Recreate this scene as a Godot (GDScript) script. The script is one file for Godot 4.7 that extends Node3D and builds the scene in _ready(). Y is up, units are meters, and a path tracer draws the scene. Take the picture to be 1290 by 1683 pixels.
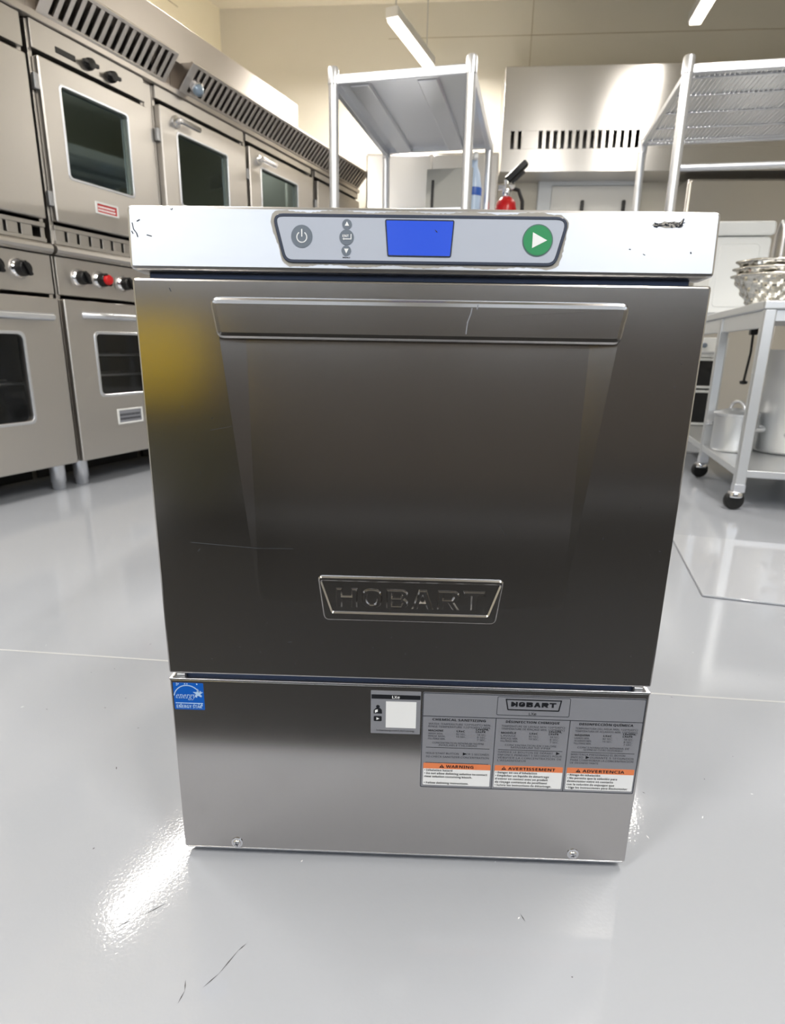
extends Node3D
# Kitchen with an undercounter dishwasher in front. Metres, y up, camera at the origin's plumb line looking along -z.

var rng := RandomNumberGenerator.new()
var taken := {}
var M := {}
const UPV := Vector3(0, 1, 0)


# ---------------------------------------------------------------- mesh helpers
func S() -> SurfaceTool:
	var s := SurfaceTool.new()
	s.begin(Mesh.PRIMITIVE_TRIANGLES)
	return s


func uvof(p: Vector3, n: Vector3) -> Vector2:
	if absf(n.y) > 0.9 * n.length():
		return Vector2(p.x, p.z)
	var t := UPV.cross(n).normalized()
	return Vector2(p.dot(t), -p.y)


func tri(s: SurfaceTool, a: Vector3, b: Vector3, c: Vector3, na: Vector3, nb: Vector3, nc: Vector3) -> void:
	var m := na + nb + nc
	if m.length() < 1e-6:
		m = (c - a).cross(b - a)
		na = m.normalized(); nb = na; nc = na
	var ps := [a, b, c]
	var ns := [na, nb, nc]
	if (b - a).cross(c - a).dot(m) > 0.0:
		ps = [a, c, b]
		ns = [na, nc, nb]
	for i in 3:
		s.set_normal(ns[i])
		s.set_uv(uvof(ps[i], m))
		s.add_vertex(ps[i])


func quad(s: SurfaceTool, a: Vector3, b: Vector3, c: Vector3, d: Vector3, n: Vector3) -> void:
	tri(s, a, b, c, n, n, n)
	tri(s, a, c, d, n, n, n)


func quadn(s: SurfaceTool, a: Vector3, b: Vector3, c: Vector3, d: Vector3, na: Vector3, nb: Vector3, nc: Vector3, nd: Vector3) -> void:
	tri(s, a, b, c, na, nb, nc)
	tri(s, a, c, d, na, nc, nd)


func rbox(s: SurfaceTool, lo: Vector3, hi: Vector3, r := 0.003, xf := Transform3D.IDENTITY) -> void:
	var c := (lo + hi) / 2.0
	var h := (hi - lo) / 2.0
	r = minf(r, minf(h.x, minf(h.y, h.z)) * 0.95)
	var ax := [Vector3.RIGHT, Vector3.UP, Vector3.BACK]
	var P := func(sx, sy, sz, k) -> Vector3:
		var v := Vector3(sx * (h.x - r), sy * (h.y - r), sz * (h.z - r))
		v[k] += [sx, sy, sz][k] * r
		return xf * (c + v)
	var Nn := func(k, sg) -> Vector3:
		return (xf.basis * (ax[k] * sg)).normalized()
	for k in 3:
		var i := (k + 1) % 3
		var j := (k + 2) % 3
		for sg in [-1, 1]:
			var q := []
			for e in [[-1, -1], [1, -1], [1, 1], [-1, 1]]:
				var sv := [0, 0, 0]
				sv[k] = sg; sv[i] = e[0]; sv[j] = e[1]
				q.append(P.call(sv[0], sv[1], sv[2], k))
			quad(s, q[0], q[1], q[2], q[3], Nn.call(k, sg))
	if r <= 0.0:
		return
	for k in 3:  # edges along axis k, between the faces i and j
		var i := (k + 1) % 3
		var j := (k + 2) % 3
		for si in [-1, 1]:
			for sj in [-1, 1]:
				var q := []
				for e in [[-1, i], [1, i], [1, j], [-1, j]]:
					var sv := [0, 0, 0]
					sv[k] = e[0]; sv[i] = si; sv[j] = sj
					q.append(P.call(sv[0], sv[1], sv[2], e[1]))
				var ni: Vector3 = Nn.call(i, si)
				var nj: Vector3 = Nn.call(j, sj)
				quadn(s, q[0], q[1], q[2], q[3], ni, ni, nj, nj)
	for sx in [-1, 1]:
		for sy in [-1, 1]:
			for sz in [-1, 1]:
				tri(s, P.call(sx, sy, sz, 0), P.call(sx, sy, sz, 1), P.call(sx, sy, sz, 2), Nn.call(0, sx), Nn.call(1, sy), Nn.call(2, sz))


func lathe(s: SurfaceTool, prof: Array, segs := 24, xf := Transform3D.IDENTITY) -> void:
	# prof: Vector2(radius, height) from one end to the other; outward on the side of increasing height going up
	var n := prof.size()
	var nrm := []
	for i in n - 1:
		var d: Vector2 = prof[i + 1] - prof[i]
		nrm.append(Vector2(d.y, -d.x).normalized())
	for i in n - 1:
		var n0: Vector2 = nrm[i]
		var n1: Vector2 = nrm[i]
		if i > 0 and nrm[i - 1].dot(nrm[i]) > 0.7:
			n0 = (nrm[i - 1] + nrm[i]).normalized()
		if i < n - 2 and nrm[i + 1].dot(nrm[i]) > 0.7:
			n1 = (nrm[i + 1] + nrm[i]).normalized()
		for k in segs:
			var a := TAU * k / segs
			var b := TAU * (k + 1) / segs
			var da := Vector3(cos(a), 0, sin(a))
			var db := Vector3(cos(b), 0, sin(b))
			var f := func(dr: Vector3, q: Vector2) -> Vector3: return xf * (dr * q.x + UPV * q.y)
			var g := func(dr: Vector3, q: Vector2) -> Vector3: return (xf.basis * (dr * q.x + UPV * q.y)).normalized()
			if prof[i].x < 1e-6:
				tri(s, f.call(da, prof[i]), f.call(da, prof[i + 1]), f.call(db, prof[i + 1]), g.call(da, n0), g.call(da, n1), g.call(db, n1))
			elif prof[i + 1].x < 1e-6:
				tri(s, f.call(da, prof[i]), f.call(db, prof[i]), f.call(da, prof[i + 1]), g.call(da, n0), g.call(db, n0), g.call(da, n1))
			else:
				quadn(s, f.call(da, prof[i]), f.call(db, prof[i]), f.call(db, prof[i + 1]), f.call(da, prof[i + 1]), g.call(da, n0), g.call(db, n0), g.call(db, n1), g.call(da, n1))


func along(p0: Vector3, dir: Vector3) -> Transform3D:  # a transform at p0 whose y axis runs along dir
	var y := dir.normalized()
	var x := y.cross(Vector3(0.31, 0.17, 0.93)).normalized()
	return Transform3D(Basis(x, y, x.cross(y)), p0)


func rod(s: SurfaceTool, p0: Vector3, p1: Vector3, r0: float, r1 := -1.0, segs := 14) -> void:
	if r1 < 0.0:
		r1 = r0
	var l := (p1 - p0).length()
	lathe(s, [Vector2(0, 0), Vector2(r0, 0), Vector2(r1, l), Vector2(0, l)], segs, along(p0, p1 - p0))


func tube(s: SurfaceTool, pts: Array, r: float, segs := 10) -> void:
	var rings := []
	var x := Vector3.ZERO
	for i in pts.size():
		var a: Vector3 = pts[maxi(i - 1, 0)]
		var b: Vector3 = pts[mini(i + 1, pts.size() - 1)]
		var y := (b - a).normalized()
		if i == 0:
			x = y.cross(Vector3(0.31, 0.17, 0.93)).normalized()
		x = (x - y * x.dot(y)).normalized()
		var z := x.cross(y)
		var ring := []
		for k in segs:
			ring.append(x * cos(TAU * k / segs) + z * sin(TAU * k / segs))
		rings.append(ring)
	for i in pts.size() - 1:
		for k in segs:
			var m := (k + 1) % segs
			quadn(s, pts[i] + rings[i][k] * r, pts[i] + rings[i][m] * r, pts[i + 1] + rings[i + 1][m] * r, pts[i + 1] + rings[i + 1][k] * r, rings[i][k], rings[i][m], rings[i + 1][m], rings[i + 1][k])
	for e in [0, pts.size() - 1]:
		var nn: Vector3 = (pts[e] - pts[1 if e == 0 else e - 1]).normalized()
		for k in segs:
			tri(s, pts[e], pts[e] + rings[e][k] * r, pts[e] + rings[e][(k + 1) % segs] * r, nn, nn, nn)


func arc_pts(c: Vector3, x: Vector3, y: Vector3, r: float, a0: float, a1: float, n: int) -> Array:
	var o := []
	for i in n + 1:
		var a := deg_to_rad(lerpf(a0, a1, float(i) / n))
		o.append(c + x * cos(a) * r + y * sin(a) * r)
	return o


# outlines, counter-clockwise in x/y
func rr(x0: float, y0: float, x1: float, y1: float, r: float, n := 4) -> PackedVector2Array:
	return rpoly([Vector2(x0, y0), Vector2(x1, y0), Vector2(x1, y1), Vector2(x0, y1)], [r, r, r, r], n)


func rpoly(p: Array, r: Array, n := 4) -> PackedVector2Array:
	var o := PackedVector2Array()
	var c := p.size()
	for i in c:
		var a: Vector2 = p[i]
		var u: Vector2 = (p[(i + c - 1) % c] - a).normalized()
		var v: Vector2 = (p[(i + 1) % c] - a).normalized()
		var half := acos(clampf(u.dot(v), -1, 1)) / 2.0
		var cut: float = r[i] / tan(half)
		for k in n + 1:
			var t := float(k) / n
			var q0: Vector2 = a + u * cut
			var q1: Vector2 = a + v * cut
			o.append(q0.lerp(a, t).lerp(a.lerp(q1, t), t))
	return o


func inset(o: PackedVector2Array, d: float) -> PackedVector2Array:
	var r := PackedVector2Array()
	var c := o.size()
	for i in c:
		var e0 := (o[i] - o[(i + c - 1) % c]).normalized()
		var e1 := (o[(i + 1) % c] - o[i]).normalized()
		var n0 := Vector2(-e0.y, e0.x)
		var n1 := Vector2(-e1.y, e1.x)
		r.append(o[i] + (n0 + n1) / maxf(1.0 + n0.dot(n1), 0.3) * d)
	return r


func pad(s: SurfaceTool, o: PackedVector2Array, levels: Array, cap := true, xf := Transform3D.IDENTITY, back := false, flip := 1.0) -> void:
	# rings of the outline, each level = [inset, z]; normals face out and forward
	var c := o.size()
	var rings := []
	for l in levels:
		rings.append(inset(o, l[0]) if absf(l[0]) > 0 else o)
	for k in levels.size() - 1:
		var di: float = levels[k + 1][0] - levels[k][0]
		var dz: float = levels[k + 1][1] - levels[k][1]
		for i in c:
			var j := (i + 1) % c
			var e := (o[j] - o[i]).normalized()
			var ep := (o[i] - o[(i + c - 1) % c]).normalized()
			var en := (o[(j + 1) % c] - o[j]).normalized()
			var f := func(ev: Vector2) -> Vector3:
				var w := Vector2(ev.y, -ev.x)  # outward
				return (xf.basis * (Vector3(w.x, w.y, 0) * dz + Vector3(0, 0, di)) * flip).normalized()
			var na: Vector3 = f.call((e + ep).normalized() if e.dot(ep) > 0.75 else e)
			var nb: Vector3 = f.call((e + en).normalized() if e.dot(en) > 0.75 else e)
			var P := func(ring, q: int, z: float) -> Vector3: return xf * Vector3(ring[q].x, ring[q].y, z)
			quadn(s, P.call(rings[k], i, levels[k][1]), P.call(rings[k], j, levels[k][1]), P.call(rings[k + 1], j, levels[k + 1][1]), P.call(rings[k + 1], i, levels[k + 1][1]), na, nb, nb, na)
	if cap:
		face(s, rings[-1], levels[-1][1], xf, 1.0)
	if back:
		face(s, rings[0], levels[0][1], xf, -1.0)


func face(s: SurfaceTool, o: PackedVector2Array, z: float, xf := Transform3D.IDENTITY, sg := 1.0) -> void:
	var ix := Geometry2D.triangulate_polygon(o)
	var n := (xf.basis * Vector3(0, 0, sg)).normalized()
	if ix.is_empty():  # nearly pinched corners: a fan does for these convex outlines
		var c := Vector2.ZERO
		for p in o:
			c += p / o.size()
		for i in o.size():
			var j := (i + 1) % o.size()
			tri(s, xf * Vector3(c.x, c.y, z), xf * Vector3(o[i].x, o[i].y, z), xf * Vector3(o[j].x, o[j].y, z), n, n, n)
	for i in range(0, ix.size(), 3):
		tri(s, xf * Vector3(o[ix[i]].x, o[ix[i]].y, z), xf * Vector3(o[ix[i + 1]].x, o[ix[i + 1]].y, z), xf * Vector3(o[ix[i + 2]].x, o[ix[i + 2]].y, z), n, n, n)


func plate_with_hole(s: SurfaceTool, outer: PackedVector2Array, inner: PackedVector2Array, z0: float, z1: float, bev := 0.003, xf := Transform3D.IDENTITY) -> void:
	# outer and inner have the same number of points
	pad(s, outer, [[0.0, z0], [0.0, z1 - bev], [bev, z1]], false, xf)
	pad(s, inner, [[0.0, z0], [0.0, z1 - bev], [-bev, z1]], false, xf, false, -1.0)
	var a := inset(outer, bev)
	var b := inset(inner, -bev)
	var n := (xf.basis * Vector3(0, 0, 1)).normalized()
	for i in a.size():
		var j := (i + 1) % a.size()
		quad(s, xf * Vector3(a[i].x, a[i].y, z1), xf * Vector3(a[j].x, a[j].y, z1), xf * Vector3(b[j].x, b[j].y, z1), xf * Vector3(b[i].x, b[i].y, z1), n)
		quad(s, xf * Vector3(outer[i].x, outer[i].y, z0), xf * Vector3(outer[j].x, outer[j].y, z0), xf * Vector3(inner[j].x, inner[j].y, z0), xf * Vector3(inner[i].x, inner[i].y, z0), -n)


func disc(s: SurfaceTool, x: float, y: float, z0: float, z1: float, r: float, segs := 28) -> void:
	var o := PackedVector2Array()
	for i in segs:
		o.append(Vector2(x + r * cos(TAU * i / segs), y + r * sin(TAU * i / segs)))
	pad(s, o, [[0.0, z0], [0.0, z1]], true)


func flat_poly(s: SurfaceTool, p: Array, z0: float, z1: float) -> void:
	var o := PackedVector2Array(p)
	if Geometry2D.is_polygon_clockwise(o) == false:
		o.reverse()
	# Godot calls clockwise what runs clockwise with y down; make it counter-clockwise with y up
	var area := 0.0
	for i in o.size():
		area += o[i].cross(o[(i + 1) % o.size()])
	if area < 0:
		o.reverse()
	pad(s, o, [[0.0, z0], [0.0, z1]], true)


func stroke(s: SurfaceTool, pts: Array, w: float, z0: float, z1: float) -> void:  # a flat ribbon along pts (x/y)
	for i in pts.size() - 1:
		var a: Vector2 = pts[i]
		var b: Vector2 = pts[i + 1]
		var d := (b - a).normalized()
		var n := Vector2(-d.y, d.x) * w / 2.0
		flat_poly(s, [a - n - d * w * 0.2, b - n + d * w * 0.2, b + n + d * w * 0.2, a + n - d * w * 0.2], z0, z1)


# ---------------------------------------------------------------- lettering
var fonts := {}
var caps := {}


func font(kind: String) -> SystemFont:
	if not fonts.has(kind):
		var f := SystemFont.new()
		f.font_names = PackedStringArray(["Droid Serif" if kind.begins_with("serif") else "Droid Sans"])
		f.font_weight = 700 if kind.ends_with("bold") else 400
		fonts[kind] = f
		var t := text_mesh("H", kind)
		caps[kind] = t.get_aabb()
	return fonts[kind]


func text_mesh(txt: String, kind: String) -> TextMesh:
	var t := TextMesh.new()
	t.text = txt
	t.font = fonts[kind]
	t.font_size = 32
	t.pixel_size = 0.01
	t.depth = 0.004
	t.curve_step = 2.0
	return t


func words(s: SurfaceTool, txt: String, x: float, y: float, h: float, w := 0.0, z := 0.0, kind := "sans", align := 0, slant := 0.0) -> void:
	# h: cap height, y: baseline, w: width of the whole line (0 keeps the proportions); align 0 left, 1 centre
	font(kind)
	var t := text_mesh(txt, kind)
	var bb := t.get_aabb()
	var cap: AABB = caps[kind]
	var sy := h / cap.size.y
	var sx := sy if w <= 0.0 else w / bb.size.x
	var x0 := x - (bb.position.x if align == 0 else bb.get_center().x) * sx
	var xf := Transform3D(Basis(Vector3(sx, 0, 0), Vector3(slant * sy, sy, 0), Vector3(0, 0, 0.05)), Vector3(x0, y - cap.position.y * sy, z))
	var arr := t.surface_get_arrays(0)
	var vs: PackedVector3Array = arr[Mesh.ARRAY_VERTEX]
	var ns: PackedVector3Array = arr[Mesh.ARRAY_NORMAL]
	var ix: PackedInt32Array = arr[Mesh.ARRAY_INDEX] if arr[Mesh.ARRAY_INDEX] != null else PackedInt32Array(range(vs.size()))
	var fz := Vector3(0, 0, 1)
	for i in range(0, ix.size() - 2, 3):
		if ns[ix[i]].z > 0.5:  # print is flat: the front faces alone
			tri(s, xf * vs[ix[i]], xf * vs[ix[i + 1]], xf * vs[ix[i + 2]], fz, fz, fz)


# ---------------------------------------------------------------- nodes
func numbered(called: String) -> String:
	var n: int = taken.get(called, 0)
	taken[called] = n + 1
	return called if n == 0 else "%s_%03d" % [called, n]


func thing(called: String, label: String, category: String, at := Vector3.ZERO, turn := 0.0, group := "") -> Node3D:
	var o := Node3D.new()
	o.name = numbered(called)
	add_child(o)
	o.position = at
	o.rotation.y = turn
	o.set_meta("label", label)
	o.set_meta("category", category)
	if group:
		o.set_meta("group", group)
	return o


func part(parent: Node, called: String, s: SurfaceTool, m: Material, kind := "") -> MeshInstance3D:
	var o := MeshInstance3D.new()
	o.name = called
	o.mesh = s.commit()
	o.material_override = m
	parent.add_child(o, true)
	if kind:
		o.set_meta("kind", kind)
	return o


func copy_part(parent: Node, src: MeshInstance3D, offset: Vector3) -> MeshInstance3D:
	var o := MeshInstance3D.new()
	o.name = src.name
	o.mesh = src.mesh
	o.material_override = src.material_override
	o.position = offset
	parent.add_child(o, true)
	return o


func struct(called: String, s: SurfaceTool, m: Material, label := "") -> MeshInstance3D:
	var o := part(self, called, s, m, "structure")
	if label:
		o.set_meta("label", label)
	return o


# ---------------------------------------------------------------- materials
func mat(called: String, c: Color, rough := 0.5, metal := 0.0) -> StandardMaterial3D:
	var m := StandardMaterial3D.new()
	m.resource_name = called
	m.albedo_color = c
	m.roughness = rough
	m.metallic = metal
	M[called] = m
	return m


func noise_tex(freq: float, size: int, lo: float, hi: float, sd: int, octaves := 3, w := 0) -> NoiseTexture2D:
	var n := FastNoiseLite.new()
	n.noise_type = FastNoiseLite.TYPE_SIMPLEX_SMOOTH
	n.seed = sd
	n.frequency = freq
	n.fractal_octaves = octaves
	var t := NoiseTexture2D.new()
	t.width = w if w else size
	t.height = size
	t.seamless = true
	t.noise = n
	var g := Gradient.new()
	g.set_color(0, Color(lo, lo, lo))
	g.set_color(1, Color(hi, hi, hi))
	t.color_ramp = g
	return t


func brushed(m: StandardMaterial3D, scale: Vector3, tex: Texture2D, aniso := 0.0) -> void:
	m.roughness_texture = tex
	m.roughness_texture_channel = BaseMaterial3D.TEXTURE_CHANNEL_RED
	m.uv1_scale = scale
	if absf(aniso) > 0.0:
		m.anisotropy_enabled = true
		m.anisotropy = aniso


func materials() -> void:
	var grain := noise_tex(0.05, 256, 0.86, 1.0, 3, 4)
	var faint := noise_tex(0.05, 256, 0.95, 1.0, 9, 3)
	brushed(mat("dishwasher_steel", Color(0.74, 0.73, 0.725), 0.19, 1.0), Vector3(2.0, 60.0, 1), grain, 0.25)
	brushed(mat("cap_steel", Color(0.82, 0.82, 0.83), 0.34, 1.0), Vector3(3.0, 40.0, 1), grain, -0.4)
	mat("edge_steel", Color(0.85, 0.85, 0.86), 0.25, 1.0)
	brushed(mat("oven_steel", Color(0.8, 0.785, 0.765), 0.42, 1.0), Vector3(14.0, 2.0, 1), grain, -0.3)
	brushed(mat("hood_steel", Color(0.82, 0.795, 0.77), 0.36, 1.0), Vector3(14.0, 2.0, 1), faint, -0.8)
	brushed(mat("cabinet_steel", Color(0.82, 0.81, 0.8), 0.3, 1.0), Vector3(10.0, 1.0, 1), faint, -0.8)
	mat("rack_steel", Color(0.86, 0.87, 0.89), 0.32, 0.85)
	mat("shelf_steel", Color(0.68, 0.69, 0.705), 0.42, 0.85)
	mat("chrome", Color(0.9, 0.9, 0.91), 0.1, 1.0)
	mat("aluminium", Color(0.86, 0.87, 0.88), 0.38, 0.9)
	mat("hammered", Color(0.84, 0.83, 0.8), 0.22, 1.0)
	mat("black_plastic", Color(0.035, 0.036, 0.042), 0.35)
	mat("rubber", Color(0.045, 0.048, 0.052), 0.6)
	mat("oven_enamel", Color(0.2, 0.21, 0.23), 0.35)
	mat("red_plastic", Color(0.75, 0.06, 0.08), 0.4)
	mat("red_paint", Color(0.72, 0.05, 0.07), 0.3)
	mat("white_enamel", Color(0.86, 0.87, 0.87), 0.3)
	mat("white_plastic", Color(0.92, 0.93, 0.93), 0.4)
	mat("white_print", Color(0.93, 0.94, 0.95), 0.5)
	mat("navy_print", Color(0.055, 0.07, 0.1), 0.5)
	mat("label_gray", Color(0.53, 0.54, 0.57), 0.4)
	mat("label_line", Color(0.16, 0.18, 0.22), 0.5)
	mat("orange_print", Color(0.9, 0.52, 0.33), 0.5)
	mat("fine_print", Color(0.24, 0.25, 0.28), 0.5)
	mat("panel_film", Color(0.7, 0.73, 0.79), 0.35)
	mat("panel_rim", Color(0.16, 0.2, 0.28), 0.4)
	mat("button_gray", Color(0.41, 0.45, 0.5), 0.4)
	mat("button_green", Color(0.13, 0.55, 0.33), 0.4)
	mat("button_ring", Color(0.3, 0.42, 0.4), 0.4)
	mat("residue", Color(0.66, 0.65, 0.63), 0.9)
	mat("torn_film", Color(0.16, 0.18, 0.22), 0.8)
	mat("seal", Color(0.2, 0.24, 0.33), 0.35, 0.6)
	mat("energy_blue", Color(0.02, 0.36, 0.75), 0.35)
	mat("energy_white", Color(0.7, 0.82, 0.95), 0.5)
	mat("yellow_plastic", Color(0.88, 0.76, 0.16), 0.4)
	mat("counter_front", Color(0.32, 0.305, 0.29), 0.5)
	mat("bucket_olive", Color(0.3, 0.3, 0.22), 0.5)
	mat("mirror_glass", Color(0.4, 0.45, 0.44), 0.05, 1.0)
	mat("lcd_frame", Color(0.1, 0.13, 0.2), 0.4)
	mat("blue_band", Color(0.15, 0.35, 0.7), 0.4)
	mat("bottle_plastic", Color(0.72, 0.8, 0.9), 0.3)
	mat("wall_beige", Color(0.8, 0.785, 0.74), 0.75)
	mat("wall_cream", Color(0.91, 0.885, 0.8), 0.75)
	mat("ceiling_paint", Color(0.86, 0.84, 0.78), 0.85)
	mat("door_white", Color(0.87, 0.87, 0.86), 0.45)
	mat("frame_white", Color(0.8, 0.82, 0.84), 0.4)
	mat("board_gray", Color(0.62, 0.62, 0.6), 0.6)
	mat("joint", Color(0.66, 0.62, 0.54), 0.8)
	var fl := mat("epoxy", Color(0.63, 0.648, 0.68), 0.075)
	fl.uv1_scale = Vector3(5.0, 5.0, 1)
	fl.heightmap_enabled = true
	fl.heightmap_texture = noise_tex(0.06, 512, 0.0, 1.0, 21, 2)
	fl.heightmap_scale = 0.005
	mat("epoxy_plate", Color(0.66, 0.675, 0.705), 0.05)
	mat("floor_seam", Color(0.74, 0.75, 0.76), 0.5)
	mat("scuff", Color(0.3, 0.3, 0.31), 0.8)
	mat("light_scuff", Color(0.86, 0.87, 0.88), 0.6)
	var g := mat("oven_glass", Color(0.02, 0.03, 0.035, 0.45), 0.06)
	g.transparency = BaseMaterial3D.TRANSPARENCY_ALPHA
	var w := mat("window_glass", Color(1, 1, 1, 0.05), 0.02)
	w.transparency = BaseMaterial3D.TRANSPARENCY_ALPHA
	var lcd := mat("lcd_screen", Color(0.03, 0.1, 0.4), 0.25)
	lcd.emission_enabled = true
	lcd.emission = Color(0.06, 0.33, 0.9)
	lcd.emission_energy_multiplier = 0.62
	var tubem := mat("lamp_glow", Color(0.95, 0.95, 0.92), 0.5)
	tubem.emission_enabled = true
	tubem.emission = Color(1.0, 0.95, 0.86)
	tubem.emission_energy_multiplier = 4.0
	var hl := mat("hood_lamp_glass", Color(0.5, 0.58, 0.66), 0.08, 0.3)
	hl.clearcoat_enabled = true


# ---------------------------------------------------------------- scene
func _ready() -> void:
	rng.seed = 7
	materials()
	camera_and_light()
	room()
	ceiling_lamps()
	dishwasher()
	ovens()
	back_of_kitchen()
	racks()
	prep_table()
	behind_camera()
	floor_details()


func camera_and_light() -> void:
	var cam := Camera3D.new()
	cam.name = "camera"
	var at := CameraAttributesPhysical.new()
	at.frustum_focal_length = 12.0 / (841.5 / 974.96)
	at.frustum_focus_distance = 0.68
	at.exposure_aperture = 5.6
	cam.attributes = at
	cam.fov = rad_to_deg(2.0 * atan(841.5 / 974.96))
	cam.near = 0.05
	cam.far = 100.0
	var pitch := 0.2716
	var roll := 0.0176
	var fwd := Vector3(0, -sin(pitch), -cos(pitch))
	var up := Vector3(0, cos(pitch), -sin(pitch))
	var right := Vector3.RIGHT
	cam.transform = Transform3D(Basis(right * cos(roll) + up * sin(roll), -right * sin(roll) + up * cos(roll), -fwd), Vector3(0, 0.686, 0))
	add_child(cam)
	cam.current = true

	var env := Environment.new()
	env.background_mode = Environment.BG_SKY
	var sky := Sky.new()
	var pm := ProceduralSkyMaterial.new()
	pm.sky_top_color = Color(0.8, 0.85, 0.91)
	pm.sky_horizon_color = Color(0.9, 0.93, 0.96)
	pm.ground_bottom_color = Color(0.5, 0.5, 0.5)
	pm.ground_horizon_color = Color(0.72, 0.73, 0.74)
	pm.sky_curve = 0.3
	sky.sky_material = pm
	env.sky = sky
	env.background_energy_multiplier = 2.8
	env.tonemap_mode = Environment.TONE_MAPPER_LINEAR
	env.tonemap_exposure = 1.2
	env.sdfgi_enabled = true
	env.ssao_enabled = true
	env.ssil_enabled = true
	var we := WorldEnvironment.new()
	we.name = "environment"
	we.environment = env
	add_child(we)


const CEIL := 3.52
const WIN_Z := 3.4
const RIGHT_X := 4.4


func oven_xf() -> Transform3D:  # x along the oven run, z out of its doors
	return Transform3D(Basis(UPV, deg_to_rad(67.5)), Vector3(-1.59, 0, -2.67))


func back_xf() -> Transform3D:  # x along the back wall to the right, z out of the wall
	return Transform3D(Basis(UPV, deg_to_rad(-5.0)), Vector3(-1.6, 0, -6.2))


func window_opening(called: String, label: String, xf: Transform3D, x0: float, x1: float, y0: float, y1: float, panes: int) -> void:
	var s := S()
	plate_with_hole(s, rr(x0, y0, x1, y1, 0.004, 1), rr(x0 + 0.07, y0 + 0.07, x1 - 0.07, y1 - 0.07, 0.004, 1), -0.1, -0.03, 0.004, xf)
	var w := struct(called, s, M.frame_white, label)
	for i in range(1, panes):
		var m := S()
		var cx := lerpf(x0, x1, float(i) / panes)
		rbox(m, Vector3(cx - 0.03, y0 + 0.06, -0.1), Vector3(cx + 0.03, y1 - 0.06, -0.035), 0.004, xf)
		part(w, "mullion", m, M.frame_white)
	for i in panes:
		var g := S()
		var a := lerpf(x0, x1, float(i) / panes) + 0.03
		var b := lerpf(x0, x1, float(i + 1) / panes) - 0.03
		quad(g, xf * Vector3(a, y0 + 0.05, -0.07), xf * Vector3(b, y0 + 0.05, -0.07), xf * Vector3(b, y1 - 0.05, -0.07), xf * Vector3(a, y1 - 0.05, -0.07), (xf.basis * Vector3(0, 0, 1)).normalized())
		part(w, "pane", g, M.window_glass)


func holed_wall(s: SurfaceTool, xf: Transform3D, x0: float, x1: float, y0: float, y1: float, holes: Array, t := 0.15) -> void:
	# holes: [x0, x1] sorted, all from y0 to y1 of the opening
	rbox(s, Vector3(x0, 0, -t), Vector3(x1, y0, 0), 0.0, xf)
	rbox(s, Vector3(x0, y1, -t), Vector3(x1, CEIL, 0), 0.0, xf)
	var x := x0
	for h in holes:
		rbox(s, Vector3(x, y0, -t), Vector3(h[0], y1, 0), 0.0, xf)
		x = h[1]
	rbox(s, Vector3(x, y0, -t), Vector3(x1, y1, 0), 0.0, xf)


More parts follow.
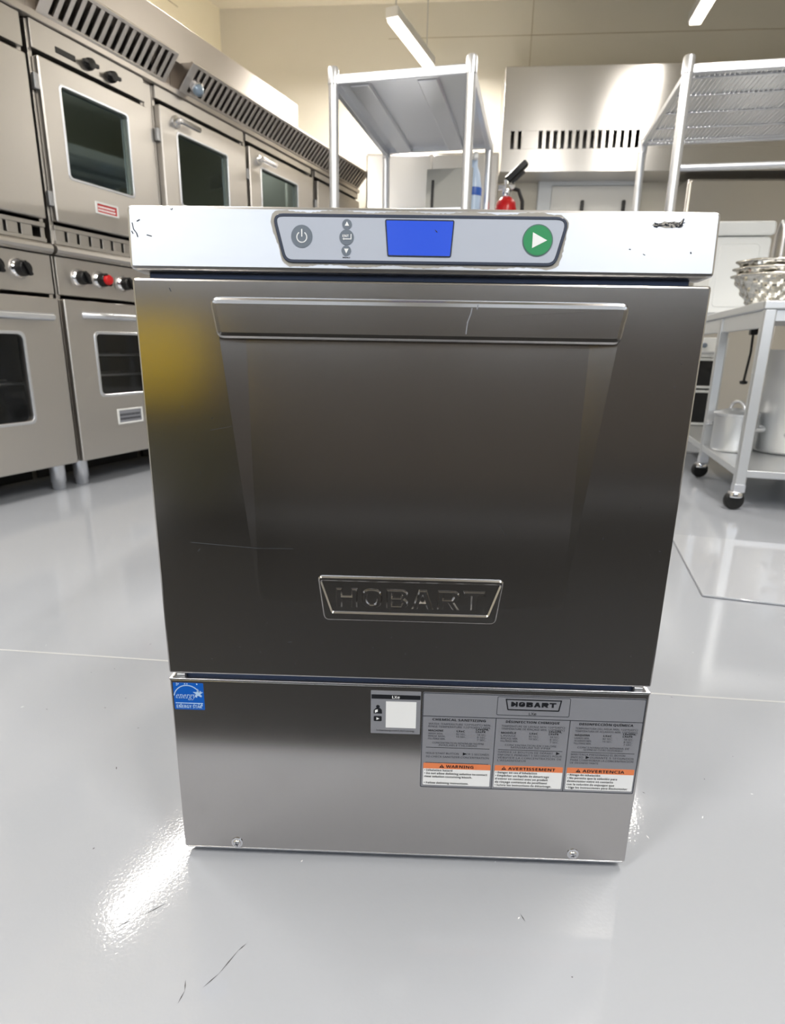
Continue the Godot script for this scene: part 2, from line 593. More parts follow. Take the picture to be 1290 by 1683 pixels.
func room() -> void:
	var s := S()
	rbox(s, Vector3(-6.5, -0.12, -7.2), Vector3(5.2, 0.0, 4.2), 0.0)
	var fl := struct("floor", s, M.epoxy, "glossy light grey epoxy kitchen floor")
	# joints of the poured floor, filled with paler sealer
	for e in [[Vector3(-4.2, 0, -1.53), Vector3(3.8, 0, -0.79)], [Vector3(-3.6, 0, -4.6), Vector3(4.2, 0, -4.0)]]:
		var j := S()
		var d: Vector3 = (e[1] - e[0]).normalized()
		var n := Vector3(-d.z, 0, d.x) * 0.0022
		quad(j, e[0] - n + UPV * 0.0004, e[1] - n + UPV * 0.0004, e[1] + n + UPV * 0.0004, e[0] + n + UPV * 0.0004, UPV)
		part(fl, "joint_filler", j, M.floor_seam)
	s = S()
	rbox(s, Vector3(-6.5, CEIL, -7.2), Vector3(5.2, CEIL + 0.15, 4.2), 0.0)
	struct("ceiling", s, M.ceiling_paint)
	# left wall behind the ovens
	var ox := oven_xf()
	s = S()
	rbox(s, Vector3(-8.0, 0, -1.51), Vector3(3.4, CEIL, -1.36), 0.0, ox)
	var lw := struct("wall_left", s, M.wall_cream, "cream painted wall above the hood over the ovens")
	for y in [2.62, 3.02, 3.3]:  # joints between the wall boards
		var j := S()
		rbox(j, Vector3(-2.0, y - 0.003, -1.362), Vector3(2.72, y + 0.003, -1.358), 0.0, ox)
		part(lw, "board_joint", j, M.joint)
	var bx := back_xf()
	s = S()
	rbox(s, Vector3(-0.2, 0, -0.15), Vector3(6.6, CEIL, 0), 0.0, bx)
	var bwl := struct("wall_back", s, M.wall_beige, "beige back wall of the kitchen")
	var jj := S()
	rbox(jj, Vector3(2.72, 2.9, 0.0), Vector3(2.726, CEIL, 0.002), 0.0, bx)
	rbox(jj, Vector3(1.5, 3.26, 0.0), Vector3(6.0, 3.265, 0.002), 0.0, bx)
	part(bwl, "board_joint", jj, M.joint)
	# right wall, outside the frame
	var rx := Transform3D(Basis(UPV, deg_to_rad(-90)), Vector3(RIGHT_X, 0, 0))  # x runs along +z, z points to -x
	s = S()
	rbox(s, Vector3(-6.2, 0, -0.15), Vector3(WIN_Z, CEIL, 0), 0.0, rx)
	struct("wall_right", s, M.wall_beige, "plain beige side wall")
	# wall behind the camera with tall windows; the steel mirrors them
	var wx := Transform3D(Basis(UPV, PI), Vector3(0, 0, WIN_Z))  # x runs along -x, z points to -z
	s = S()
	holed_wall(s, wx, -5.2, 6.5, 1.35, 3.05, [[-3.7, -0.25], [0.25, 3.9]])
	struct("wall_front", s, M.wall_beige, "beige wall with tall windows facing the dishwasher")
	window_opening("window_1", "tall three-pane window facing the dishwasher", wx, -3.7, -0.25, 1.35, 3.05, 3)
	window_opening("window_2", "tall three-pane window nearer the ovens", wx, 0.25, 3.9, 1.35, 3.05, 3)


func ceiling_lamps() -> void:
	var specs := [
		[Vector3(-0.063, 2.97, -5.13), Vector3(0.243, 2.97, -5.88), "slim glowing pendant strip lamp above the solid-shelf rack"],
		[Vector3(1.93, 2.97, -3.95), Vector3(2.13, 2.97, -5.1), "slim pendant strip lamp on a wire near the perforated-shelf rack"],
		[Vector3(-1.79, 2.97, -3.0), Vector3(-1.12, 2.97, -4.6), "slim pendant strip lamp running beside the oven hood"],
		[Vector3(-1.6, 2.97, 0.4), Vector3(-2.05, 2.97, 1.5), "slim pendant strip lamp over the window aisle by the ovens"],
		[Vector3(1.5, 2.97, 0.4), Vector3(1.3, 2.97, 1.5), "slim pendant strip lamp over the dark counter"],
		[Vector3(-1.15, 2.97, -0.75), Vector3(-1.6, 2.97, -1.8), "slim pendant strip lamp over the aisle between dishwasher and ovens"],
		[Vector3(1.25, 2.97, -0.75), Vector3(1.45, 2.97, -1.85), "slim pendant strip lamp over the floor plate"],
	]
	for e in specs:
		var a: Vector3 = e[0]
		var b: Vector3 = e[1]
		var d := b - a
		var l := d.length()
		var t := thing("strip_lamp", e[2], "lamp", (a + b) / 2.0, atan2(-d.z, d.x), "pendant strip lamps")  # local x along the lamp
		var s := S()
		rbox(s, Vector3(-l / 2 - 0.02, 0.022, -0.05), Vector3(l / 2 + 0.02, 0.09, 0.05), 0.006)
		part(t, "housing", s, M.rack_steel)
		s = S()
		var o := rr(-0.04, 0.0, 0.04, 0.024, 0.008, 3)
		pad(s, o, [[0.0, -l / 2], [0.0, l / 2]], true, Transform3D(Basis(UPV, PI / 2), Vector3.ZERO), true)
		part(t, "lamp_diffuser", s, M.lamp_glow)
		for x in [-l * 0.42, l * 0.42]:
			s = S()
			rod(s, Vector3(x, 0.088, 0), Vector3(x, CEIL - 2.973, 0), 0.004, -1, 8)
			part(t, "suspension_wire", s, M.shelf_steel)
		var al := AreaLight3D.new()
		al.name = "strip_light"
		al.area_size = Vector2(l * 0.98, 0.07)
		al.rotation = Vector3(-PI / 2, 0, 0)
		al.position = Vector3(0, -0.004, 0)
		al.light_energy = [5.2, 2.6, 4.8, 7.0, 7.0, 3.6, 5.0][specs.find(e)]
		al.light_color = Color(1.0, 0.975, 0.94)
		al.shadow_enabled = true
		al.set("area_range", 20.0)
		t.add_child(al)


# ---------------------------------------------------------------- block letters of the maker's plate
func keyhole(outer: PackedVector2Array, holes: Array) -> PackedVector2Array:
	var o := outer.duplicate()
	for h in holes:
		var bi := 0
		var bj := 0
		var best := 1e9
		for i in o.size():
			for j in h.size():
				var d: float = o[i].distance_to(h[j])
				if d < best:
					best = d; bi = i; bj = j
		var r := PackedVector2Array()
		for i in bi + 1:
			r.append(o[i])
		for k in h.size() + 1:  # the hole runs clockwise
			r.append(h[(bj - k + 2 * h.size()) % h.size()])
		for i in range(bi, o.size()):
			r.append(o[i])
		o = r
	return o


func glyph(ch: String) -> Array:
	var v := func(a: Array) -> PackedVector2Array:
		var o := PackedVector2Array()
		for i in range(0, a.size(), 2):
			o.append(Vector2(a[i], a[i + 1]))
		return o
	match ch:
		"H": return [v.call([0, 0, 0.3, 0, 0.3, 0.38, 0.7, 0.38, 0.7, 0, 1, 0, 1, 1, 0.7, 1, 0.7, 0.62, 0.3, 0.62, 0.3, 1, 0, 1])]
		"T": return [v.call([0.35, 0, 0.65, 0, 0.65, 0.74, 1, 0.74, 1, 1, 0, 1, 0, 0.74, 0.35, 0.74])]
		"B": return [v.call([0, 0, 0.74, 0, 0.9, 0.06, 1, 0.18, 1, 0.36, 0.93, 0.46, 0.86, 0.51, 0.93, 0.57, 0.98, 0.66, 0.98, 0.82, 0.88, 0.94, 0.74, 1, 0, 1]), v.call([0.3, 0.2, 0.66, 0.2, 0.71, 0.3, 0.66, 0.4, 0.3, 0.4]), v.call([0.3, 0.6, 0.64, 0.6, 0.69, 0.7, 0.64, 0.8, 0.3, 0.8])]
		"A": return [v.call([0, 0, 0.29, 0, 0.36, 0.2, 0.64, 0.2, 0.71, 0, 1, 0, 0.67, 1, 0.33, 1]), v.call([0.42, 0.4, 0.58, 0.4, 0.5, 0.7])]
		"R": return [v.call([0, 0, 0.29, 0, 0.29, 0.36, 0.46, 0.36, 0.68, 0, 1, 0, 0.76, 0.39, 0.94, 0.48, 1, 0.66, 0.97, 0.84, 0.87, 0.95, 0.72, 1, 0, 1]), v.call([0.29, 0.57, 0.64, 0.57, 0.7, 0.68, 0.64, 0.79, 0.29, 0.79])]
	var a := PackedVector2Array()
	var b := PackedVector2Array()
	for i in 28:
		var t := TAU * i / 28
		var k := Vector2(signf(cos(t)) * pow(absf(cos(t)), 0.75), signf(sin(t)) * pow(absf(sin(t)), 0.75))
		a.append(Vector2(0.5, 0.5) + k * 0.5)
		b.append(Vector2(0.5, 0.5) + Vector2(k.x * 0.23, k.y * 0.28))
	return [a, b]


func block_word(s: SurfaceTool, spans: Array, y0: float, h: float, z: float, up: float, bev: float) -> void:
	for e in spans:
		var g := glyph(e[0])
		var sc := func(o: PackedVector2Array) -> PackedVector2Array:
			var r := PackedVector2Array()
			for p in o:
				r.append(Vector2(lerpf(e[1], e[2], p.x), y0 + p.y * h))
			return r
		var outer: PackedVector2Array = sc.call(g[0])
		pad(s, outer, [[0.0, z], [bev, z + up]], false)
		var top := inset(outer, bev)
		var holes := []
		for i in range(1, g.size()):
			var ho: PackedVector2Array = sc.call(g[i])
			pad(s, ho, [[0.0, z], [-bev, z + up]], false, Transform3D.IDENTITY, false, -1.0)
			holes.append(inset(ho, -bev))
		face(s, keyhole(top, holes), z + up)


func hobart_spans(x: float, w: float) -> Array:  # the six letters over a width w from x
	var k := w / 0.1799
	var o := []
	for e in [["H", 0.0, 0.0262], ["O", 0.0308, 0.0561], ["B", 0.0607, 0.0874], ["A", 0.0914, 0.1182], ["R", 0.1224, 0.1497], ["T", 0.1531, 0.1799]]:
		o.append([e[0], x + e[1] * k, x + e[2] * k])
	return o


func ragged(o: PackedVector2Array, step: float) -> PackedVector2Array:
	var r := PackedVector2Array()
	for i in o.size():
		var a := o[i]
		var b := o[(i + 1) % o.size()]
		var n := maxi(1, int(a.distance_to(b) / step))
		for k in n:
			r.append(a.lerp(b, float(k) / n))
	return r


# ---------------------------------------------------------------- the dishwasher
func dishwasher() -> void:
	var t := thing("dishwasher", "stainless steel undercounter dishwasher with blue display and embossed door standing on the floor", "dishwasher", Vector3(0.023, 0, -0.6612), -0.024)
	var W := 0.3033
	var s := S()
	# body: sides, top, back, dark base
	rbox(s, Vector3(-0.289, 0.03, -0.6), Vector3(0.289, 0.8, -0.036), 0.004)
	rbox(s, Vector3(-0.3, 0.8, -0.61), Vector3(0.3, 0.818, -0.02), 0.004)
	part(t, "body", s, M.dishwasher_steel)
	for p in [Vector3(-0.25, 0, -0.08), Vector3(0.25, 0, -0.08), Vector3(-0.25, 0, -0.54), Vector3(0.25, 0, -0.54)]:
		s = S()
		lathe(s, [Vector2(0, 0), Vector2(0.021, 0), Vector2(0.021, 0.008), Vector2(0.012, 0.011), Vector2(0.012, 0.034)], 20, Transform3D(Basis.IDENTITY, p))
		part(t, "foot", s, M.rubber)
	# dark rail between cap and door, and between door and lower panel
	s = S()
	rbox(s, Vector3(-0.289, 0.742, -0.032), Vector3(0.285, 0.764, -0.012), 0.002)
	part(t, "upper_rail", s, M.seal)
	s = S()
	rbox(s, Vector3(-0.29, 0.268, -0.034), Vector3(0.29, 0.29, -0.008), 0.001)
	part(t, "lower_rail", s, M.seal)
	for sx in [-1, 1]:
		s = S()
		rod(s, Vector3(sx * 0.293, 0.279, -0.004), Vector3(sx * 0.283, 0.279, -0.004), 0.0035, -1, 12)
		rbox(s, Vector3(sx * 0.29 - 0.006, 0.2745, -0.02), Vector3(sx * 0.29 + 0.006, 0.2835, -0.006), 0.001)
		part(t, "hinge", s, M.shelf_steel)

	# cap
	var tilt := Transform3D(Basis(Vector3.RIGHT, -atan2(0.0045, 0.0625)), Vector3(0, 0.7597, 0.004))
	s = S()
	pad(s, rr(-0.3025, 0.0, 0.3025, 0.0628, 0.0055, 4), [[0.0, -0.03], [0.0, -0.004], [0.0012, -0.0012], [0.0036, 0.0]], true, Transform3D.IDENTITY, true)
	var cap := part(t, "control_housing", s, M.cap_steel)
	cap.transform = tilt
	# dents, nicks and a torn sticker on the cap
	s = S()
	for e in [[-0.2965, 0.045, -0.2955, 0.039], [-0.2955, 0.039, -0.2925, 0.035], [-0.2925, 0.035, -0.2915, 0.0315], [-0.2975, 0.037, -0.2962, 0.0345], [-0.2915, 0.0465, -0.2885, 0.048], [-0.2818, 0.0335, -0.277, 0.0323], [-0.2562, 0.0588, -0.2547, 0.0578], [-0.2547, 0.0578, -0.2537, 0.0595], [0.275, 0.024, 0.2757, 0.0225], [0.213, 0.026, 0.2145, 0.0257], [0.2275, 0.0215, 0.2295, 0.0205]]:
		stroke(s, [Vector2(e[0], e[1]), Vector2(e[2], e[3])], rng.randf_range(0.0006, 0.0011), 0.0, 0.0003)
	part(cap, "nick_marks", s, M.label_line, "stuff")
	s = S()
	flat_poly(s, [Vector2(0.2335, 0.0487), Vector2(0.2360, 0.0512), Vector2(0.2415, 0.0505), Vector2(0.2455, 0.0527), Vector2(0.2490, 0.0519), Vector2(0.2545, 0.0526), Vector2(0.2608, 0.0519), Vector2(0.2640, 0.0553), Vector2(0.2655, 0.0551), Vector2(0.2637, 0.0505), Vector2(0.2632, 0.0468), Vector2(0.2585, 0.0470), Vector2(0.2540, 0.0466), Vector2(0.2475, 0.0463), Vector2(0.2440, 0.0472), Vector2(0.2400, 0.0481)], 0.0, 0.0003)
	var torn := part(cap, "torn_sticker", s, M.residue)
	torn.set_meta("label", "torn grey remains of a peeled sticker")
	s = S()
	for i in 46:
		var x := rng.randf_range(0.2355, 0.2635)
		var y := rng.randf_range(0.0473, 0.0513)
		var a := rng.randf_range(-0.5, 0.5)
		stroke(s, [Vector2(x, y), Vector2(x, y) + Vector2(cos(a), sin(a)) * rng.randf_range(0.0012, 0.004)], rng.randf_range(0.0003, 0.0008), 0.0002, 0.0005)
	stroke(s, [Vector2(0.2605, 0.0472), Vector2(0.2632, 0.0488), Vector2(0.2645, 0.055)], 0.0012, 0.0002, 0.0006)
	part(cap, "torn_film", s, M.torn_film, "stuff")

	# control panel
	var rim := rpoly([Vector2(-0.1395, 0.0082), Vector2(0.1395, 0.0082), Vector2(0.1515, 0.0555), Vector2(-0.1515, 0.0555)], [0.012, 0.012, 0.011, 0.009], 6)
	s = S()
	var edge := ragged(rim, 0.0022)
	var out := PackedVector2Array()
	for i in edge.size():
		var pv := edge[(i + edge.size() - 1) % edge.size()]
		var nx := edge[(i + 1) % edge.size()]
		var d := (nx - pv).normalized()
		var wd := 0.0026 + 0.0012 * sin(i * 0.21) + rng.randf_range(-0.0007, 0.0007)
		if edge[i].y < 0.012 and absf(edge[i].x) < 0.13:
			wd *= 0.9
		out.append(edge[i] + Vector2(d.y, -d.x) * wd)
	for i in edge.size():
		var j := (i + 1) % edge.size()
		quad(s, Vector3(edge[i].x, edge[i].y, 0.0004), Vector3(edge[j].x, edge[j].y, 0.0004), Vector3(out[j].x, out[j].y, 0.0003), Vector3(out[i].x, out[i].y, 0.0003), Vector3(0, 0, 1))
	part(cap, "sealant_residue", s, M.residue)
	s = S()
	pad(s, rim, [[0.0, 0.0], [0.0, 0.0012], [0.0006, 0.0018], [0.0028, 0.0018], [0.0034, 0.0012]], true)
	var cp := part(t, "control_panel", s, M.panel_rim)
	cp.transform = tilt
	s = S()
	pad(s, inset(rim, 0.0032), [[0.0, 0.001], [0.0, 0.0014]], true)
	part(cp, "overlay_film", s, M.panel_film)
	s = S()
	var so := rpoly([Vector2(-0.0328, 0.0156), Vector2(0.0323, 0.0154), Vector2(0.0348, 0.0508), Vector2(-0.0358, 0.051)], [0.002, 0.002, 0.002, 0.002], 4)
	pad(s, so, [[0.0, 0.001], [0.0, 0.002], [0.0003, 0.0022], [0.0011, 0.0022], [0.0013, 0.0018]], true)
	part(cp, "screen_frame", s, M.lcd_frame)
	s = S()
	pad(s, inset(so, 0.0012), [[0.0, 0.0015], [0.0, 0.002]], true)
	part(cp, "display_screen", s, M.lcd_screen)
	s = S()
	flat_poly(s, [Vector2(0.0148, 0.0418), Vector2(0.0172, 0.0402), Vector2(0.0182, 0.0388), Vector2(0.0165, 0.0392)], 0.002, 0.0023)
	part(cp, "screen_chip", s, M.navy_print)
	for b in [["power_button", -0.1208, 0.0338, 0.0109, "button_gray"], ["up_button", -0.0745, 0.0457, 0.0049, "button_gray"], ["enter_button", -0.0748, 0.0334, 0.0074, "button_gray"], ["down_button", -0.0751, 0.0206, 0.0049, "button_gray"], ["start_button_ring", 0.1196, 0.0328, 0.0154, "button_ring"]]:
		s = S()
		disc(s, b[1], b[2], 0.001, 0.0019, b[3], 36)
		part(cp, b[0], s, M[b[4]])
	s = S()
	disc(s, 0.1196, 0.0328, 0.001, 0.0022, 0.0143, 36)
	part(cp, "start_button", s, M.button_green)
	s = S()
	var pc := Vector2(-0.1208, 0.0330)
	var arc := []
	for i in 21:
		var a := deg_to_rad(125.0 + i * 290.0 / 20.0)
		arc.append(pc + Vector2(cos(a), sin(a)) * 0.0051)
	stroke(s, arc, 0.0011, 0.0018, 0.0022)
	stroke(s, [Vector2(-0.1208, 0.0336), Vector2(-0.1208, 0.0404)], 0.0011, 0.0018, 0.0022)
	flat_poly(s, [Vector2(-0.0768, 0.0441), Vector2(-0.0722, 0.0441), Vector2(-0.0745, 0.0484)], 0.0018, 0.0022)
	flat_poly(s, [Vector2(-0.0774, 0.0224), Vector2(-0.0728, 0.0224), Vector2(-0.0751, 0.0177)], 0.0018, 0.0022)
	stroke(s, [Vector2(-0.0785, 0.0317), Vector2(-0.0703, 0.0317), Vector2(-0.0703, 0.0362)], 0.0009, 0.0018, 0.0022)
	flat_poly(s, [Vector2(-0.0792, 0.0317), Vector2(-0.0774, 0.0330), Vector2(-0.0774, 0.0304)], 0.0018, 0.0022)
	words(s, "ENT", -0.0790, 0.0334, 0.0024, 0.0064, 0.0021, "sans_bold")
	part(cp, "button_symbols", s, M.white_print)
	s = S()
	flat_poly(s, [Vector2(0.1143, 0.0403), Vector2(0.1143, 0.0253), Vector2(0.1290, 0.0328)], 0.002, 0.0025)
	part(cp, "start_symbol", s, M.white_print)
	s = S()
	words(s, "MENU", -0.0751, 0.0133, 0.0014, 0.0076, 0.0016, "sans_bold", 1)
	part(cp, "menu_lettering", s, M.navy_print)

	# door
	s = S()
	var y0 := 0.2825
	var y1 := 0.752
	var o := rr(-W, y0, W, y1, 0.004, 3)
	pad(s, o, [[0.0, -0.034], [0.0, -0.0025], [0.001, -0.0006], [0.0026, 0.0]], false, Transform3D.IDENTITY, true)
	var xi := W - 0.0026
	var yb := y0 + 0.0026
	var yt := y1 - 0.0026
	var ht := 0.715  # top of the pull recess, behind the handle
	var hb := 0.386
	var hx := 0.2155
	var hxb := 0.183
	var fz := Vector3(0, 0, 1)
	quad(s, Vector3(-xi, ht, 0), Vector3(xi, ht, 0), Vector3(xi, yt, 0), Vector3(-xi, yt, 0), fz)
	quad(s, Vector3(-xi, yb, 0), Vector3(xi, yb, 0), Vector3(xi, hb, 0), Vector3(-xi, hb, 0), fz)
	for sx in [-1, 1]:
		quad(s, Vector3(sx * xi, hb, 0), Vector3(sx * hxb, hb, 0), Vector3(sx * hx, ht, 0), Vector3(sx * xi, ht, 0), fz)
		# wedge wall of the recess
		var a := Vector3(sx * hx, ht, 0)
		var b := Vector3(sx * hxb, hb, 0)
		var c := Vector3(sx * 0.187, ht, -0.0105)
		var n := (b - a).cross(c - a).normalized()
		if n.x * sx > 0:
			n = -n
		tri(s, a, b, c, n, n, n)
	var rn := Vector3(0, 0.0105, ht - hb).normalized()
	quad(s, Vector3(-hxb, hb, 0), Vector3(hxb, hb, 0), Vector3(0.187, ht, -0.0105), Vector3(-0.187, ht, -0.0105), rn)
	quad(s, Vector3(-hx, ht, 0), Vector3(hx, ht, 0), Vector3(0.187, ht, -0.0105), Vector3(-0.187, ht, -0.0105), Vector3.DOWN)
	var door := part(t, "door", s, M.dishwasher_steel)
	s = S()
	var ho := rpoly([Vector2(-0.2118, 0.6912), Vector2(0.2118, 0.6912), Vector2(0.2185, 0.7330), Vector2(-0.2185, 0.7330)], [0.009, 0.009, 0.0085, 0.0085], 5)
	pad(s, ho, [[0.0, -0.003], [0.0, 0.009], [0.0008, 0.0125], [0.003, 0.0148], [0.0065, 0.0156]], true, Transform3D.IDENTITY, true)
	part(door, "handle", s, M.dishwasher_steel)
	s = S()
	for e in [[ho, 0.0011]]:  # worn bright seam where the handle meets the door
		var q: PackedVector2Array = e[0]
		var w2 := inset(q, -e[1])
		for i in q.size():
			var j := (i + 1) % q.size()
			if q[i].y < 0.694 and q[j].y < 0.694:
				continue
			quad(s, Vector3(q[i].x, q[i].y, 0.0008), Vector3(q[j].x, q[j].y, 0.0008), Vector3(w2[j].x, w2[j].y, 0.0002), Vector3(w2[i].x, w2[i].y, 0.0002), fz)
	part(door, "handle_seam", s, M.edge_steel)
	s = S()
	var po := rpoly([Vector2(-0.1043, 0.3633), Vector2(0.1043, 0.3633), Vector2(0.1112, 0.4203), Vector2(-0.1112, 0.4203)], [0.008, 0.008, 0.005, 0.005], 5)
	var pi2 := rpoly([Vector2(-0.0937, 0.3745), Vector2(0.0937, 0.3745), Vector2(0.1065, 0.4142), Vector2(-0.1065, 0.4142)], [0.003, 0.003, 0.001, 0.001], 5)
	plate_with_hole(s, po, pi2, -0.001, 0.0022, 0.0018)
	part(door, "emblem_border", s, M.dishwasher_steel)
	s = S()
	block_word(s, hobart_spans(-0.0896, 0.1799), 0.3802, 0.0254, -0.0002, 0.0026, 0.0018)
	var em := part(door, "emblem_letters", s, M.dishwasher_steel)
	em.set_meta("label", "raised maker's name pressed into the steel")
	s = S()
	for e in [[-0.262, 0.4585, -0.182, 0.453, 0.0006], [-0.182, 0.453, -0.140, 0.4535, 0.0003], [-0.254, 0.4475, -0.2515, 0.4505, 0.0008], [-0.23, 0.592, -0.205, 0.597, 0.0003], [0.1, 0.49, 0.11, 0.475, 0.0003], [0.053, 0.7165, 0.0535, 0.7125, 0.0006], [-0.262, 0.7385, -0.2635, 0.742, 0.0008], [-0.15, 0.331, -0.145, 0.3315, 0.0004]]:
		stroke(s, [Vector2(e[0], e[1]), Vector2(e[2], e[3])], e[4], 0.0, 0.00025)
	for i in 46:
		var x := rng.randf_range(-0.29, 0.29)
		var y := rng.randf_range(0.3, 0.68)
		if absf(x) < 0.22 and y > 0.386:
			continue
		var a := rng.randf_range(0, PI)
		stroke(s, [Vector2(x, y), Vector2(x, y) + Vector2(cos(a), sin(a)) * rng.randf_range(0.0006, 0.002)], 0.0005, 0.0, 0.00025)
	part(door, "scratch_marks", s, M.fine_print, "stuff")
	# drip stain on the handle
	s = S()
	stroke(s, [Vector2(0.0555, 0.7255), Vector2(0.0545, 0.7200), Vector2(0.0515, 0.7115), Vector2(0.0505, 0.7000)], 0.0012, 0.0155, 0.0158)
	stroke(s, [Vector2(0.0615, 0.7285), Vector2(0.0605, 0.7245)], 0.0012, 0.0155, 0.0158)
	part(door, "dried_drip", s, M.label_gray)

	# lower panel
	s = S()
	pad(s, rr(-W, 0.0125, W, 0.2748, 0.0032, 3), [[0.0, -0.022], [0.0, -0.0022], [0.0008, -0.0006], [0.0022, 0.0]], true, Transform3D.IDENTITY, true)
	var lp := part(t, "lower_panel", s, M.dishwasher_steel)
	s = S()
	rbox(s, Vector3(-W, 0.2732, -0.03), Vector3(W, 0.2766, 0.0012), 0.0012)
	part(lp, "top_flange", s, M.edge_steel)
	s = S()
	rbox(s, Vector3(-W + 0.004, 0.0115, -0.03), Vector3(W - 0.004, 0.0145, 0.0006), 0.001)
	part(lp, "bottom_flange", s, M.edge_steel)
	for p in [Vector2(-0.2295, 0.0227), Vector2(0.2309, 0.0242)]:
		s = S()
		lathe(s, [Vector2(0.0078, 0.0), Vector2(0.0078, 0.0012), Vector2(0.0058, 0.0018), Vector2(0.0054, 0.0016), Vector2(0.0048, 0.003), Vector2(0.003, 0.004), Vector2(0, 0.0043)], 24, along(Vector3(p.x, p.y, 0), Vector3(0, 0, 1)))
		var sc := part(lp, "screw", s, M.chrome)
		s = S()
		for a in [0.4, 0.4 + PI / 2]:
			var d := Vector2(cos(a), sin(a)) * 0.0028
			stroke(s, [p - d, p + d], 0.0011, 0.0035, 0.0044)
		part(sc, "screw_slot", s, M.label_line)
	labels(t)


func labels(t: Node3D) -> void:
	var Z := 0.0003
	# energy label
	var s := S()
	pad(s, rr(-0.2992, 0.2308, -0.2602, 0.2695, 0.001, 2), [[0.0, 0.0], [0.0, Z]], true)
	var en := part(t, "energy_label", s, M.energy_blue)
	en.set_meta("label", "worn blue and white square sticker")
	s = S()
	var arc := []
	for i in 19:
		var a := deg_to_rad(168.0 - i * 140.0 / 18.0)
		arc.append(Vector2(-0.2815 + cos(a) * 0.0175, 0.2475 + sin(a) * 0.0185))
	stroke(s, arc, 0.0013, Z, 0.0005)
	stroke(s, [Vector2(-0.2972, 0.2402), Vector2(-0.2625, 0.2402)], 0.0011, Z, 0.0005)
	words(s, "energy", -0.2958, 0.2475, 0.0075, 0.0255, 0.0006, "serif", 0, 0.35)
	words(s, "ENERGY STAR", -0.2965, 0.2332, 0.0046, 0.033, 0.0006, "sans_bold")
	var star := []
	for i in 10:
		var a := PI / 2 + i * PI / 5
		star.append(Vector2(-0.2675, 0.2545) + Vector2(cos(a), sin(a)) * (0.0068 if i % 2 == 0 else 0.0029))
	flat_poly(s, star, Z, 0.0005)
	for i in 34:  # scuffed print, mostly along the right and lower edge
		var x := rng.randf_range(-0.2985, -0.2615)
		var y := rng.randf_range(0.232, 0.269)
		if x < -0.273 and y > 0.239 and y < 0.266:
			continue
		var p := []
		for k in 6:
			var a := TAU * k / 6
			p.append(Vector2(clampf(x + cos(a) * rng.randf_range(0.0004, 0.0016), -0.299, -0.2604), clampf(y + sin(a) * rng.randf_range(0.0004, 0.0016), 0.231, 0.2692)))
		flat_poly(s, p, Z, 0.0004)
	part(en, "label_print", s, M.energy_white)

	# training label; its square code stays blank
	s = S()
	pad(s, rr(-0.0463, 0.2048, 0.0172, 0.2670, 0.0008, 2), [[0.0, 0.0], [0.0, Z]], true)
	var tr := part(t, "training_label", s, M.label_gray)
	s = S()
	flat_poly(s, [Vector2(-0.0455, 0.2555), Vector2(0.0167, 0.2555), Vector2(0.0167, 0.2615), Vector2(-0.0455, 0.2615)], Z, 0.0005)
	disc(s, -0.0372, 0.2440, Z, 0.0005, 0.0024, 18)
	flat_poly(s, [Vector2(-0.0425, 0.2340), Vector2(-0.0318, 0.2340), Vector2(-0.0322, 0.2395), Vector2(-0.0345, 0.2420), Vector2(-0.0398, 0.2418), Vector2(-0.0424, 0.2388)], Z, 0.0005)
	pad(s, rr(-0.0424, 0.2228, -0.0322, 0.2302, 0.0014, 3), [[0.0, Z], [0.0, 0.0005]], true)
	words(s, "hobartcorp.com/LXeTraining", -0.0145, 0.2083, 0.0026, 0.0485, 0.0006, "sans", 1)
	part(tr, "dark_print", s, M.navy_print)
	s = S()
	flat_poly(s, [Vector2(-0.0270, 0.2137), Vector2(0.0117, 0.2137), Vector2(0.0117, 0.2520), Vector2(-0.0270, 0.2520)], Z, 0.0005)
	words(s, "LXe", -0.0145, 0.2566, 0.0039, 0.0095, 0.0007, "sans_bold", 1)
	flat_poly(s, [Vector2(-0.0390, 0.2245), Vector2(-0.0390, 0.2285), Vector2(-0.0352, 0.2265)], 0.0005, 0.0007)
	flat_poly(s, [Vector2(-0.0410, 0.2350), Vector2(-0.0374, 0.2365), Vector2(-0.0374, 0.2402), Vector2(-0.0410, 0.2388)], 0.0005, 0.0007)
	part(tr, "white_print", s, M.white_print)

	# instruction and warning label
	s = S()
	var lo := rr(0.0195, 0.1243, 0.2998, 0.2668, 0.003, 4)
	pad(s, lo, [[0.0, 0.0], [0.0, Z]], true)
	var lb := part(t, "instruction_label", s, M.label_gray)
	lb.set_meta("label", "grey three-column instruction label with orange warning bars")
	s = S()
	pad(s, inset(lo, 0.0003), [[0.0, 0.0001], [0.0, 0.0005], [0.0009, 0.0005], [0.0009, 0.0001]], false)
	for x in [0.1137, 0.2076]:
		stroke(s, [Vector2(x, 0.125), Vector2(x, 0.2325)], 0.0008, Z, 0.0005)
	stroke(s, [Vector2(0.0205, 0.2326), Vector2(0.2990, 0.2326)], 0.0008, Z, 0.0005)
	pad(s, rr(0.1137, 0.2372, 0.2055, 0.2642, 0.002, 3), [[0.0, 0.0001], [0.0, 0.0005], [0.0006, 0.0005], [0.0006, 0.0001]], false)
	part(lb, "ruled_lines", s, M.label_line)
	s = S()
	pad(s, rpoly([Vector2(0.1272, 0.2449), Vector2(0.1922, 0.2449), Vector2(0.1946, 0.2610), Vector2(0.1238, 0.2610)], [0.001, 0.001, 0.0005, 0.0005], 2), [[0.0, 0.0001], [0.0, 0.0006], [0.0014, 0.0006], [0.0014, 0.0001]], false)
	block_word(s, hobart_spans(0.1312, 0.0566), 0.2502, 0.0068, 0.0002, 0.0004, 0.0)
	words(s, "LXe", 0.1592, 0.2388, 0.0036, 0.0095, 0.0006, "sans", 1)
